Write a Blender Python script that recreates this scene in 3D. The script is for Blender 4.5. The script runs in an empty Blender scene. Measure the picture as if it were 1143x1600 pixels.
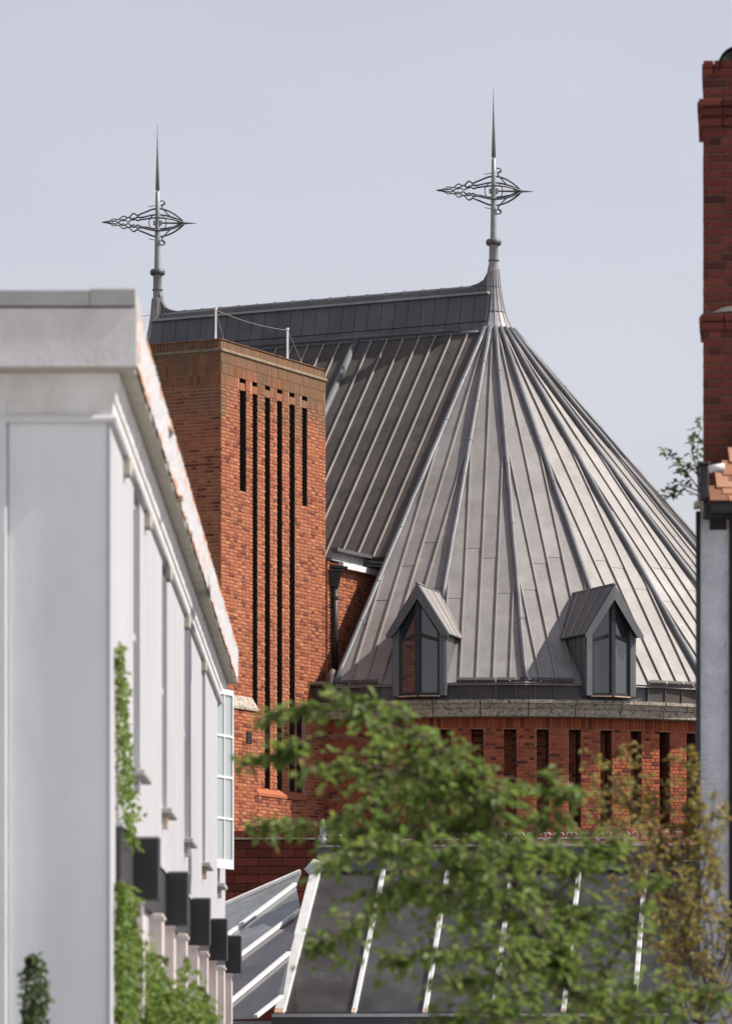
import bpy, math, random
import numpy as np
from mathutils import Vector, Matrix
R = math.radians
rnd = random.Random(7)
scn = bpy.context.scene
COL = scn.collection

# ------------------------------------------------------------------ camera
F, CX, HY, CZ = 7300.0, 571.5, 1695.0, 1.6      # focal length and horizon in photograph pixels, eye height
cam = bpy.data.cameras.new('camera')
cam_o = bpy.data.objects.new('camera', cam); COL.objects.link(cam_o)
cam_o.location = (0, 0, CZ); cam_o.rotation_euler = (R(90), 0, 0)
cam.sensor_fit = 'HORIZONTAL'; cam.sensor_width = 36.0; cam.lens = 36.0 * F / 1143.0
cam.shift_y = (HY - 800.0) / 1143.0
cam.clip_start = 0.5; cam.clip_end = 6000
cam.dof.use_dof = True; cam.dof.focus_distance = 97.0; cam.dof.aperture_fstop = 6.0
scn.camera = cam_o
scn.render.engine = 'CYCLES'

# ------------------------------------------------------------------ sky, sun, exposure
SUN_EL, SUN_AZ = R(46), R(92.5)                   # sun stands to the right (+x) of the view
w = bpy.data.worlds.new('World'); scn.world = w; w.use_nodes = True
wn, wl = w.node_tree.nodes, w.node_tree.links
bg = wn['Background']
sky = wn.new('ShaderNodeTexSky'); sky.sky_type = 'NISHITA'; sky.sun_disc = False
sky.sun_elevation = SUN_EL; sky.sun_rotation = SUN_AZ
sky.air_density = 1.35; sky.dust_density = 0.3; sky.ozone_density = 1.0
hs = wn.new('ShaderNodeHueSaturation'); hs.inputs['Saturation'].default_value = 0.33
tint = wn.new('ShaderNodeMix'); tint.data_type = 'RGBA'; tint.blend_type = 'MULTIPLY'; tint.inputs[0].default_value = 1.0
tint.inputs[7].default_value = (1.03, .985, 1.06, 1)
wl.new(sky.outputs[0], hs.inputs['Color']); wl.new(hs.outputs[0], tint.inputs[6]); 
tc = wn.new('ShaderNodeTexCoord'); cn_ = wn.new('ShaderNodeTexNoise'); cn_.inputs['Scale'].default_value = 7.0; cn_.inputs['Detail'].default_value = 5
mpn = wn.new('ShaderNodeMapping'); mpn.inputs['Scale'].default_value = (1, 1, 2.6); wl.new(tc.outputs['Generated'], mpn.inputs[0]); wl.new(mpn.outputs[0], cn_.inputs['Vector'])
cr_ = wn.new('ShaderNodeMapRange'); cr_.inputs[1].default_value = .3; cr_.inputs[2].default_value = .7; cr_.inputs[3].default_value = .965; cr_.inputs[4].default_value = 1.045; wl.new(cn_.outputs[0], cr_.inputs[0])
vm = wn.new('ShaderNodeVectorMath'); vm.operation = 'SCALE'; wl.new(tint.outputs[2], vm.inputs[0]); wl.new(cr_.outputs[0], vm.inputs['Scale'])   # thin uneven veil of haze
wl.new(vm.outputs[0], bg.inputs['Color'])
bg.inputs['Strength'].default_value = 0.093
sl = bpy.data.lights.new('sun', 'SUN'); sl.energy = 5.0; sl.angle = R(0.53); sl.color = (1.0, 0.94, 0.86)
so = bpy.data.objects.new('sun', sl); COL.objects.link(so)
SD = Vector((math.cos(SUN_EL) * math.sin(SUN_AZ), math.cos(SUN_EL) * math.cos(SUN_AZ), math.sin(SUN_EL)))
so.rotation_euler = SD.to_track_quat('Z', 'Y').to_euler(); so.location = (40, 40, 60)
vs = scn.view_settings
vs.view_transform = 'Standard'; vs.look = 'None'; vs.exposure = 0.42; vs.gamma = 1.0; vs.use_curve_mapping = False

# ------------------------------------------------------------------ helpers
def P(x, y, d):
    """point seen at photograph pixel x, y at depth d"""
    return Vector(((x - CX) / F * d, d, CZ + (HY - y) / F * d))
def PX(x, d): return (x - CX) / F * d
def PZ(y, d): return CZ + (HY - y) / F * d
def ray_plane(x, y, p0, n):
    o = Vector((0, 0, CZ)); r = P(x, y, 1.0) - o
    return o + r * ((p0 - o).dot(n) / r.dot(n))

class MB:
    def __init__(s): s.v = []; s.f = []; s.t = []; s.smooth = False
    def add(s, vs_, fs, tone=0.5):
        k = len(s.v); s.v += [tuple(p) for p in vs_]; s.f += [tuple(i + k for i in f) for f in fs]
        s.t += [tone] * len(vs_); return s
    def box(s, c, ax, ay, az, hx, hy, hz, tone=0.5):
        c = Vector(c); X, Y, Z = Vector(ax) * hx, Vector(ay) * hy, Vector(az) * hz
        p = [c - X - Y - Z, c + X - Y - Z, c + X + Y - Z, c - X + Y - Z, c - X - Y + Z, c + X - Y + Z, c + X + Y + Z, c - X + Y + Z]
        return s.add(p, [(3, 2, 1, 0), (4, 5, 6, 7), (0, 1, 5, 4), (1, 2, 6, 5), (2, 3, 7, 6), (3, 0, 4, 7)], tone)
    def abox(s, x0, x1, y0, y1, z0, z1, tone=0.5):
        return s.box(((x0 + x1) / 2, (y0 + y1) / 2, (z0 + z1) / 2), (1, 0, 0), (0, 1, 0), (0, 0, 1), abs(x1 - x0) / 2, abs(y1 - y0) / 2, abs(z1 - z0) / 2, tone)
    def prism(s, poly, off, tone=0.5):
        n = len(poly); off = Vector(off); a = [Vector(p) for p in poly]; b = [p + off for p in a]
        fs = [tuple(reversed(range(n))), tuple(range(n, 2 * n))] + [(i, (i + 1) % n, n + (i + 1) % n, n + i) for i in range(n)]
        return s.add(a + b, fs, tone)
    def beam(s, a, b, wdt, hgt, up=(0, 0, 1), tone=0.5):
        a, b = Vector(a), Vector(b); d = (b - a); L = d.length; d = d / L
        sd = d.cross(Vector(up)).normalized(); u = sd.cross(d)
        return s.box((a + b) / 2, sd, d, u, wdt / 2, L / 2, hgt / 2, tone)
    def tube(s, pts, rad, n=8, cap=True, tone=0.5):
        pts = [Vector(p) for p in pts]; m = len(pts)
        if not hasattr(rad, '__len__'): rad = [rad] * m
        k = len(s.v); ref = None
        for i, p in enumerate(pts):
            d = (pts[min(i + 1, m - 1)] - pts[max(i - 1, 0)]).normalized()
            if ref is None: ref = Vector((0, 0, 1)) if abs(d.z) < .9 else Vector((1, 0, 0))
            x = (ref - d * ref.dot(d)).normalized(); y = d.cross(x); ref = x
            for j in range(n):
                a = 2 * math.pi * j / n
                s.v.append(tuple(p + (x * math.cos(a) + y * math.sin(a)) * rad[i])); s.t.append(tone)
        for i in range(m - 1):
            for j in range(n):
                a, b = k + i * n + j, k + i * n + (j + 1) % n
                s.f.append((a, b, b + n, a + n))
        if cap:
            s.f.append(tuple(reversed(range(k, k + n)))); s.f.append(tuple(range(k + (m - 1) * n, k + m * n)))
        return s
    def lathe(s, c, prof, n=24, a0=0.0, a1=2 * math.pi, tone=0.5):
        k = len(s.v); full = abs(a1 - a0 - 2 * math.pi) < 1e-6; cols = n if full else n + 1
        for (r, z) in prof:
            for j in range(cols):
                a = a0 + (a1 - a0) * j / n
                s.v.append((c[0] + r * math.sin(a), c[1] - r * math.cos(a), z)); s.t.append(tone)
        for i in range(len(prof) - 1):
            for j in range(n):
                a = k + i * cols + j; b = k + i * cols + (j + 1) % cols
                s.f.append((a, b, b + cols, a + cols))
        return s
    def mesh(s, name):
        me = bpy.data.meshes.new(name); me.from_pydata(s.v, [], s.f); me.update()
        at = me.attributes.new('tone', 'FLOAT', 'POINT'); at.data.foreach_set('value', np.array(s.t, dtype=np.float32))
        if s.smooth: me.polygons.foreach_set('use_smooth', [True] * len(me.polygons))
        return me

def link(name, data, parent=None, mw=None, kind=None, label=None, cat=None, group=None):
    o = bpy.data.objects.new(name, data); COL.objects.link(o)
    if parent is not None:
        o.parent = parent
        if parent.type == 'EMPTY': o.matrix_parent_inverse = Matrix.Translation(-parent.location)
    if mw is not None: o.matrix_basis = mw
    if kind: o['kind'] = kind
    if label: o['label'] = label
    if cat: o['category'] = cat
    if group: o['group'] = group
    return o
def obj(name, mb, mat, parent=None, **k):
    me = mb.mesh(name); me.materials.append(mat)
    return link(name, me, parent, **k)
def root(name, loc, label, cat, group=None):
    o = link(name, None, label=label, cat=cat, group=group); o.location = loc; o.empty_display_size = .3
    return o
def bevel(o, wdt, seg=2):
    m = o.modifiers.new('bevel', 'BEVEL'); m.width = wdt; m.segments = seg; m.limit_method = 'ANGLE'; m.angle_limit = R(40)
    return o

# ------------------------------------------------------------------ materials
class NT:
    def __init__(s, name):
        s.m = bpy.data.materials.new(name); s.m.use_nodes = True
        s.n, s.l = s.m.node_tree.nodes, s.m.node_tree.links
        s.b = s.n['Principled BSDF']; s.g = None
    def new(s, t, **kw):
        n = s.n.new(t)
        for k, v in kw.items(): setattr(n, k, v)
        return n
    def pos(s, scale=(1, 1, 1)):
        if s.g is None: s.g = s.new('ShaderNodeNewGeometry')
        mp = s.new('ShaderNodeMapping'); mp.inputs['Scale'].default_value = scale
        s.l.new(s.g.outputs['Position'], mp.inputs['Vector']); return mp.outputs[0]
    def noise(s, scale, detail=6, rough=.6, stretch=(1, 1, 1)):
        n = s.new('ShaderNodeTexNoise'); n.inputs['Scale'].default_value = scale
        n.inputs['Detail'].default_value = detail; n.inputs['Roughness'].default_value = rough
        s.l.new(s.pos(stretch), n.inputs['Vector']); return n.outputs[0]
    def ramp(s, fac, stops):
        r = s.new('ShaderNodeValToRGB'); e = r.color_ramp.elements
        while len(e) < len(stops): e.new(.5)
        for i, (p, c) in enumerate(stops):
            e[i].position = p; e[i].color = (*c, 1) if hasattr(c, '__len__') else (c, c, c, 1)
        s.l.new(fac, r.inputs[0]); return r.outputs[0]
    def mix(s, fac, a, b, mode='MIX'):
        m = s.new('ShaderNodeMix', data_type='RGBA', blend_type=mode)
        for ix, v in ((0, fac), (6, a), (7, b)):
            sock = m.inputs[ix]
            if hasattr(v, 'links'): s.l.new(v, sock)
            elif ix == 0: sock.default_value = v
            else: sock.default_value = (*v, 1) if hasattr(v, '__len__') else (v, v, v, 1)
        return m.outputs[2]
    def math(s, op, a, b=0.0):
        m = s.new('ShaderNodeMath', operation=op)
        for i, v in enumerate((a, b)):
            if hasattr(v, 'links'): s.l.new(v, m.inputs[i])
            else: m.inputs[i].default_value = v
        return m.outputs[0]
    def tone(s):
        a = s.new('ShaderNodeAttribute'); a.attribute_name = 'tone'; return a.outputs['Fac']
    def z(s):
        if s.g is None: s.g = s.new('ShaderNodeNewGeometry')
        x = s.new('ShaderNodeSeparateXYZ'); s.l.new(s.g.outputs['Position'], x.inputs[0]); return x.outputs[2]
    def map(s, v, a, b, c=0.0, d=1.0):
        m = s.new('ShaderNodeMapRange'); s.l.new(v, m.inputs[0])
        for i, q in enumerate((a, b, c, d)): m.inputs[i + 1].default_value = q
        return m.outputs[0]
    def out(s, col, rough=.7, bump=None, bstr=.3, bdist=.01, metal=0.0, spec=.5):
        if hasattr(col, 'links'): s.l.new(col, s.b.inputs['Base Color'])
        else: s.b.inputs['Base Color'].default_value = (*col, 1)
        if hasattr(rough, 'links'): s.l.new(rough, s.b.inputs['Roughness'])
        else: s.b.inputs['Roughness'].default_value = rough
        s.b.inputs['Metallic'].default_value = metal; s.b.inputs['Specular IOR Level'].default_value = spec
        if bump is not None:
            bn = s.new('ShaderNodeBump'); bn.inputs['Strength'].default_value = bstr; bn.inputs['Distance'].default_value = bdist
            s.l.new(bump, bn.inputs['Height']); s.l.new(bn.outputs[0], s.b.inputs['Normal'])
        return s.m

def brick_mat(name, stops, stain=None):
    t = NT(name); c = t.ramp(t.tone(), stops)
    n = t.noise(9, 5); c = t.mix(t.map(n, .35, .75, 0, .35), c, t.mix(.5, c, (.10, .05, .035)))
    big = t.noise(.55, 4); c = t.mix(t.map(big, .45, .75, 0, .35), c, (.19, .065, .04))
    if stain:   # lichen and weathering that creeps down from the exposed top
        z0, z1, sc = stain
        s = t.math('ADD', t.map(t.z(), z0, z1), t.map(t.noise(1.6, 6, .7, (1, 1, .5)), .3, .7, -.45, .45))
        c = t.mix(t.map(s, .30, .85, 0, .82), c, sc)
        sp = t.noise(26, 3); c = t.mix(t.math('MULTIPLY', t.map(sp, .66, .72, 0, .8), t.map(t.z(), z0 - 2, z1)), c, (.45, .40, .33))
    return t.out(c, .9, t.noise(60, 4), .4, .006, spec=.2)
def plain(name, col, var=.25, scale=3, rough=.7, bump=40, bstr=.25, dark=None, metal=0., spec=.4, stretch=(1, 1, 1), bdist=.01):
    t = NT(name); n = t.noise(scale, 7, .62, stretch)
    c = t.mix(t.map(n, .35, .7), col, dark if dark else tuple(v * (1 - var) for v in col))
    c = t.mix(t.math('MULTIPLY', t.tone(), .25), c, tuple(v * .7 for v in col))
    return t.out(c, rough, t.noise(bump, 4), bstr, bdist, metal, spec)

M_brick_tower = brick_mat('tower_brick', [(0, (.12, .036, .026)), (.22, (.21, .058, .035)), (.5, (.37, .115, .055)), (.8, (.44, .155, .075)), (1, (.48, .20, .105))], (14.3, 16.4, (.16, .108, .064)))
M_brick_drum = brick_mat('drum_brick', [(0, (.06, .022, .018)), (.25, (.21, .055, .034)), (.6, (.40, .105, .05)), (1, (.49, .15, .07))])
M_brick_chim = brick_mat('chimney_brick', [(0, (.045, .022, .02)), (.3, (.105, .03, .024)), (.65, (.17, .042, .03)), (1, (.22, .058, .04))], (12.3, 13.2, (.07, .05, .04)))
M_mortar = plain('mortar', (.56, .36, .25), .3, 5, .95)
M_mortar_drum = plain('drum_mortar', (.46, .24, .165), .45, 4, .95)
M_mortar_dark = plain('old_mortar', (.21, .13, .10), .35, 5, .95)
M_string = plain('string_course_tile', (.30, .235, .165), .4, 6, .95)
M_reveal = plain('shade_toned_reveal', (.16, .05, .034), .4, 14, .95)  # brick darkened so its colour carries the shade inside the drum slots
M_slot = plain('slot_lining', (.05, .035, .03), .3, 6, .95)  # near-black; the shade of the deep tower slots is put into this colour
M_stone = None
def stone_mat():
    t = NT('lichened_stone'); a = t.noise(14, 6, .7); b = t.noise(3, 5)
    c = t.ramp(a, [(.34, (.06, .05, .04)), (.44, (.30, .26, .21)), (.55, (.44, .40, .34)), (.8, (.54, .515, .465))])
    c = t.mix(t.map(b, .52, .72, 0, .45), c, (.34, .25, .11))
    return t.out(c, .95, a, .8, .03, spec=.2)
M_stone = stone_mat()
def lead_mat(name, base, dark, blotch, amount, rough=.5, spec=.6, metal=0.):
    t = NT(name); n = t.noise(1.1, 7, .6); st = t.noise(2.2, 5, .6, (1, 1, .18))
    c = t.mix(t.map(n, .3, .7), base, dark)
    c = t.mix(t.map(st, .45, .75, 0, .45), c, tuple(min(1, v * 1.35) for v in base))
    c = t.mix(t.math('MULTIPLY', t.tone(), .55), c, dark)
    bl = t.noise(1.7, 8, .72); c = t.mix(t.map(bl, .50, .72, 0, amount), c, blotch)
    sp = t.noise(16, 3); c = t.mix(t.map(sp, .70, .74, 0, .35), c, (.42, .40, .36))
    hb = t.math('ADD', t.noise(2.2, 4, .55), t.math('MULTIPLY', t.noise(22, 4), .25))
    return t.out(c, t.map(n, .3, .7, rough - .04, rough + .08), hb, .3, .035, metal, spec)
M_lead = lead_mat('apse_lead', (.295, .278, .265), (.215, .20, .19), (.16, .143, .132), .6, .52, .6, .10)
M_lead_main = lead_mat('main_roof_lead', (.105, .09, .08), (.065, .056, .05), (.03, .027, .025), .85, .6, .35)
M_lead_dark = lead_mat('ridge_lead', (.105, .105, .115), (.065, .065, .075), (.15, .14, .125), .35)  # dark lead; shade of the steep ridge band is put into its colour
M_lead_roll = lead_mat('lead_roll', (.135, .14, .152), (.095, .098, .107), (.07, .07, .07), .5)  # darker than the panels: shadowed sides of the rolls put into the colour
M_lead_bell = lead_mat('bell_lead', (.33, .325, .325), (.23, .225, .23), (.14, .13, .125), .5)
M_seam = lead_mat('lead_seam', (.34, .30, .27), (.26, .23, .21), (.18, .16, .15), .3)
M_steel = plain('grey_metal', (.33, .34, .35), .35, 8, .5, 60, .1, metal=.3)
M_iron = plain('dark_iron', (.035, .036, .04), .4, 8, .5, 60, .15)
M_vane = plain('vane_metal', (.13, .13, .14), .4, 8, .5, 60, .1, metal=.4)
def glass(name, col, rough=.04, spec=.6, dust=0.0):
    t = NT(name)
    c = t.mix(t.map(t.noise(1.4, 6, .65), .45, .75, 0, dust), col, (.30, .29, .27))
    return t.out(c, t.map(t.noise(3, 4), .3, .7, rough, rough + .10 * (dust > 0)), spec=spec)
M_pane = glass('window_glass', (.035, .045, .055), .03, 1.0)
M_pane_sky = glass('window_glass_sky', (.30, .33, .35), .05, .8)  # reflected sky painted into the pane as a pale base colour
def clear_glass(name, tint, dust_sky, d0=(.11, .107, .10), d1=(.22, .21, .185)):
    t = NT(name); d = t.noise(1.1, 6, .65)
    t.out(t.mix(t.map(d, .35, .75), d0, d1), .8)
    tr = t.new('ShaderNodeBsdfTransparent'); tr.inputs[0].default_value = (*tint, 1)
    gl = t.new('ShaderNodeBsdfGlossy'); gl.inputs['Roughness'].default_value = .03
    fr = t.new('ShaderNodeLayerWeight'); fr.inputs[0].default_value = .5
    m1 = t.new('ShaderNodeMixShader'); t.l.new(t.map(d, .3, .8, dust_sky * .5, dust_sky * 1.5), m1.inputs[0]); t.l.new(tr.outputs[0], m1.inputs[1]); t.l.new(t.b.outputs[0], m1.inputs[2])
    m2 = t.new('ShaderNodeMixShader'); t.l.new(t.map(t.math('POWER', fr.outputs['Facing'], 4.0), 0, 1, .07, .9), m2.inputs[0]); t.l.new(m1.outputs[0], m2.inputs[1]); t.l.new(gl.outputs[0], m2.inputs[2])
    t.l.new(m2.outputs[0], t.n['Material Output'].inputs['Surface']); return t.m
M_roof_glass = clear_glass('roof_glass', (.58, .58, .59), .22, (.15, .15, .145), (.27, .265, .24))
M_roof_glass_b = clear_glass('roof_glass_sky', (.66, .70, .70), .55, (.24, .26, .26), (.38, .40, .40))  # pale coat stands in for sky reflected by the upper side panes
M_inner = plain('inner_wall', (.20, .19, .16), .3, 1.5, .9)
M_slate = plain('slate_boarding', (.045, .044, .05), .35, 2, .7)
M_white = plain('white_paint', (.465, .462, .48), .14, 2.2, .75, 30, .2, stretch=(1, 1, .25))
M_trim = plain('white_gloss_trim', (.72, .72, .735), .12, 2.5, .6, 30, .15)
M_white_shopfront = plain('worn_white_paint', (.68, .63, .61), .3, 5, .75, 30, .2, dark=(.55, .42, .37), stretch=(1, 1, .35))
M_bar = plain('white_bar', (.72, .71, .70), .2, 6, .55, 40, .1)
M_panel = plain('grey_white_render', (.80, .825, .85), .16, 1.6, .8, 30, .15, stretch=(1, 1, .35))
M_cap = plain('cap_lead', (.42, .42, .41), .2, 3, .7)
M_cornice = plain('cornice_paint', (.76, .75, .75), .18, 3.0, .8, 20, .3, dark=(.56, .53, .50), stretch=(1, 1, .55))
M_soffit = plain('soffit', (.52, .48, .41), .30, 5, .9, 20, .3)
def peel_mat():
    t = NT('peeling_paint'); n = t.math('ADD', t.noise(3.2, 7, .65, (1, .45, 1)), t.math('MULTIPLY', t.tone(), .17))
    c = t.ramp(n, [(.0, (.47, .467, .485)), (.58, (.47, .462, .475)), (.63, (.60, .40, .30)), (.70, (.42, .19, .10)), (.80, (.55, .48, .44))])
    return t.out(c, .85, n, .9, .04, spec=.2)
M_peel = peel_mat()
M_rust = plain('crumbled_edge', (.50, .30, .20), .4, 7, .95, 25, .6, dark=(.62, .52, .44))
M_dark = plain('charcoal_paint', (.04, .038, .042), .2, 3, .55, 40, .1)
M_block = brick_mat('block_red', [(0, (.10, .022, .016)), (.5, (.16, .034, .022)), (1, (.20, .045, .028))])
M_render = plain('rough_render', (.84, .86, .90), .35, 4, .95, 18, .9, dark=(.62, .64, .68), bdist=.05)
M_timber = plain('dark_timber', (.035, .03, .028), .4, 5, .8)
M_tile = brick_mat('clay_tile', [(0, (.17, .085, .06)), (.5, (.36, .17, .10)), (1, (.48, .27, .18))])
M_ground = plain('paved_ground', (.06, .06, .05), .3, .6, .95)
M_bounce = plain('bounce_slab_pale', (.40, .385, .36), .25, 1.5, .9)
M_bark = plain('bark', (.07, .055, .045), .5, 30, .95, 60, .6)
M_twig = plain('pale_twig', (.17, .12, .09), .4, 30, .9)
def leaf_mat(name, stops, trans):
    t = NT(name); c = t.ramp(t.tone(), stops); t.out(c, .55, spec=.35)
    tr = t.new('ShaderNodeBsdfTranslucent'); t.l.new(t.mix(.5, c, trans), tr.inputs[0])
    mx = t.new('ShaderNodeMixShader'); mx.inputs[0].default_value = .48
    t.l.new(t.b.outputs[0], mx.inputs[1]); t.l.new(tr.outputs[0], mx.inputs[2])
    t.l.new(mx.outputs[0], t.n['Material Output'].inputs['Surface']); return t.m
M_leaf = leaf_mat('green_leaf', [(0, (.05, .085, .02)), (.5, (.13, .185, .045)), (.9, (.215, .28, .085)), (1, (.30, .25, .08))], (.26, .40, .07))
M_leaf_gold = leaf_mat('bronze_leaf', [(0, (.20, .085, .04)), (.4, (.29, .19, .055)), (.75, (.30, .26, .07)), (1, (.19, .23, .065))], (.40, .31, .07))
M_ivy = leaf_mat('ivy_leaf', [(0, (.05, .09, .018)), (.5, (.12, .18, .035)), (1, (.22, .29, .07))], (.25, .33, .06))
M_shrub = leaf_mat('shrub_leaf', [(0, (.03, .05, .02)), (.6, (.09, .13, .05)), (1, (.19, .23, .12))], (.14, .20, .05))

# ------------------------------------------------------------------ brickwork
SHARED = {}
def bond(w0, w1, z0, z1, course, holes, kind='flemish', soldier=()):
    """rectangles (s0, s1, z0, z1) of a brick face with holes (s0, s1, z0, z1) left open"""
    out = []; L, H, J = .213, .101, .0135; hgt = course - J
    n = int(round((z1 - z0) / course)); i = 0; zc = z1
    sold = list(soldier)
    while zc - z0 > course * .6:
        s_here = sold and sold[0][1] <= zc + 1e-6 and sold[0][0] and zc > sold[0][2]
        if s_here:
            hh = .215; pat = [hgt]; off = 0.0
        else:
            hh = hgt; pat = [L, H] if kind == 'flemish' else ([L] if i % 2 else [H])
            off = -(.0 if i % 2 else (L / 2 + H / 2 + J)) if kind == 'flemish' else -(.0 if i % 2 else H / 2)
        za, zb = zc - hh, zc
        blk = [(a, b) for (a, b, c, d) in holes if c < zb - .02 and d > za + .02]
        s = w0 + off; k = 0
        while s < w1:
            l = pat[k % len(pat)]; k += 1
            segs = [(max(s, w0), min(s + l, w1))]
            for (a, b) in blk:
                ns = []
                for (p, q) in segs:
                    if q <= a or p >= b: ns.append((p, q))
                    else:
                        if p < a: ns.append((p, a))
                        if q > b: ns.append((b, q))
                segs = ns
            for (p, q) in segs:
                if q - p > .035: out.append((p, q, za, zb))
            s += l + J
        zc -= hh + J; i += 1
    return out

def brick_tone(r, spread=1.0):
    x = r.random()
    if x < .10: return r.uniform(.06, .30)
    return min(1, max(0, r.gauss(.62, .17 * spread)))

def brick_box_mesh(l, h, d, tone, mat):
    key = (round(l, 3), round(h, 3), round(d, 3), round(tone, 1), mat.name)
    if key not in SHARED:
        b = MB(); c = .006
        # chamfered front face at y = -d, open at the back
        v = [(-l / 2, 0, -h / 2), (l / 2, 0, -h / 2), (l / 2, 0, h / 2), (-l / 2, 0, h / 2)]
        v += [(x, -d + c, z) for x, _, z in v[:4]]
        v += [(x - math.copysign(c, x), -d, z - math.copysign(c, z)) for x, _, z in v[:4]]
        f = [(8, 9, 10, 11)]
        for i in range(4):
            j = (i + 1) % 4; f += [(i, j, 4 + j, 4 + i), (4 + i, 4 + j, 8 + j, 8 + i)]
        b.add(v, f, key[3]); me = b.mesh('brick'); me.materials.append(mat); SHARED[key] = me
    return SHARED[key]

def lay(parent, rects, frame, mat, proud, limit, score, r, name='brick', spread=1.0):
    """frame(s, z) -> origin, along, normal.  The `limit` best-scored bricks become objects, the rest one mesh."""
    order = sorted(range(len(rects)), key=lambda i: score(rects[i])) if limit < len(rects) else list(range(len(rects)))
    single = set(order[:limit]); rest = MB()
    for i, (a, b, c, d) in enumerate(rects):
        t = brick_tone(r, spread); dp = proud + r.uniform(-.002, .002)
        o, al, nm = frame((a + b) / 2, (c + d) / 2); up = Vector((0, 0, 1))
        if i in single:
            mw = Matrix((( al.x, -nm.x, 0, o.x), (al.y, -nm.y, 0, o.y), (0, 0, 1, o.z), (0, 0, 0, 1)))
            link(name, brick_box_mesh(b - a, d - c, proud, t, mat), parent, mw)
        else:
            hl, hh = (b - a) / 2, (d - c) / 2; q = .004
            v = [o + al * x + up * z for x, z in ((-hl, -hh), (hl, -hh), (hl, hh), (-hl, hh))]
            v += [o + al * x + up * z + nm * dp for x, z in ((-hl + q, -hh + q), (hl - q, -hh + q), (hl - q, hh - q), (-hl + q, hh - q))]
            rest.add(v, [(4, 5, 6, 7), (0, 1, 5, 4), (1, 2, 6, 5), (2, 3, 7, 6), (3, 0, 4, 7)], t)
    if rest.v: obj(name + 'work', rest, mat, parent, kind='stuff')

# ------------------------------------------------------------------ ground
g = MB(); g.abox(-1500, 1500, -200, 3000, -.5, 0); obj('ground', g, M_ground, kind='structure')
g = MB(); g.abox(-30, 25, -25, 29.4, .004, .12); obj('bounce_slab', g, M_bounce, kind='structure')  # pale slab added out of view to bounce sun onto the white front

# ================================================================== THEATRE
U = Vector((-.893, .449, 0)).normalized(); V = Vector((-U.y * -1, 0, 0)); V = Vector((.449, .893, 0)).normalized()
A = Vector((2.84, 104.0, 0))                      # centre of the apse
theatre = root('theatre_building', (2.84, 104, 0), 'red brick theatre with tall slotted tower, grey lead roof and two spires', 'building')
ZT = CZ + 16.67; SL = 1.156; R0, RB = .5, 7.75
def rz(rho): return ZT - (rho - R0) * SL
def radial(th): return Vector((math.sin(th), -math.cos(th), 0))
def cone_pt(th, rho, dz=0): return A + radial(th) * rho + Vector((0, 0, rz(rho) + dz))
TH0 = R(-26.7)

# ---- apse roof: polygonal cone of lead panels
apse = MB()
ths = [TH0 + R(15) * k for k in range(13)]
for k in range(12):
    a, b = ths[k], ths[k + 1]
    apse.add([cone_pt(a, RB, -.05), cone_pt(b, RB, -.05), cone_pt(b, R0, -.05), cone_pt(a, R0, -.05)], [(0, 1, 2, 3)])
apse_roof = obj('apse_roof', apse, M_lead, theatre)
def clip(poly, f):
    out = []
    for i in range(len(poly)):
        p, q = poly[i], poly[(i + 1) % len(poly)]; a, b = f(p), f(q)
        if a >= 0: out.append(p)
        if a * b < 0: t = a / (a - b); out.append((p[0] + (q[0] - p[0]) * t, p[1] + (q[1] - p[1]) * t))
    return out
SEAM = .345
for k in range(9):
    a, b = ths[k], ths[k + 1]
    B1, B2, T1, T2 = cone_pt(a, RB), cone_pt(b, RB), cone_pt(a, R0), cone_pt(b, R0)
    base = (B1 + B2) / 2; top = (T1 + T2) / 2
    ex = (B2 - B1).normalized(); ey = (top - base); Lh = ey.length; ey = ey / Lh; nn = ex.cross(ey)
    hb, ht = (B2 - B1).length / 2, (T2 - T1).length / 2
    tz = [(-hb, 0), (hb, 0), (ht, Lh), (-ht, Lh)]
    edges = [-9] + [SEAM * j for j in (-2, -1, 0, 1, 2)] + [9]
    for j in range(6):
        pl = clip(clip(tz, lambda p: p[0] - edges[j]), lambda p: edges[j + 1] - p[0])
        if len(pl) < 3: continue
        hmax = max(p[1] for p in pl); br = [-1] + ([hmax * (f_ + rnd.uniform(-.04, .04)) for f_ in ((.36, .70) if hmax > 5 else (.5,))] if hmax > 2.4 else []) + [99]
        for b_ in range(len(br) - 1):
            pq = clip(clip(pl, lambda p: p[1] - br[b_]), lambda p: br[b_ + 1] - p[1])
            if len(pq) < 3: continue
            lift = .008 * (b_ % 2); mb = MB(); mb.prism([base + ex * p[0] + ey * p[1] - nn * .03 for p in pq], nn * (.03 + lift), rnd.random())
            obj('lead_panel', mb, M_lead, apse_roof)
    for j in (-2, -1, 0, 1, 2):
        o = SEAM * j; h = Lh * (hb - abs(o)) / (hb - ht) if abs(o) > ht else Lh
        p0, p1 = base + ex * o + nn * .012, base + ex * o + ey * (h - .02) + nn * .012
        mb = MB(); mb.beam(p0, p1, .026, .062, nn, rnd.random()); obj('seam_roll', mb, M_seam, apse_roof)
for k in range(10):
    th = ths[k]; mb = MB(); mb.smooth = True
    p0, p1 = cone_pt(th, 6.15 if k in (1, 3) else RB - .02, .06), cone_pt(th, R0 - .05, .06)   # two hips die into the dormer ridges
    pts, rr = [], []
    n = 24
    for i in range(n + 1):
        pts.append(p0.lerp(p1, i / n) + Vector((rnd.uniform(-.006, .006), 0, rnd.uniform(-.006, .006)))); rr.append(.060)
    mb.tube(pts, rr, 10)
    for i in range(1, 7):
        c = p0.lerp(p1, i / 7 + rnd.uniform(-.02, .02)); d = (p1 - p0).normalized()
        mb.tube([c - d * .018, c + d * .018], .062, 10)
    rnn = radial(th); mb.beam(p0 - Vector((0, 0, .05)), p1 - Vector((0, 0, .05)), .05, .07, rnn); obj('hip_roll', mb, M_lead_roll, apse_roof)

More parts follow.
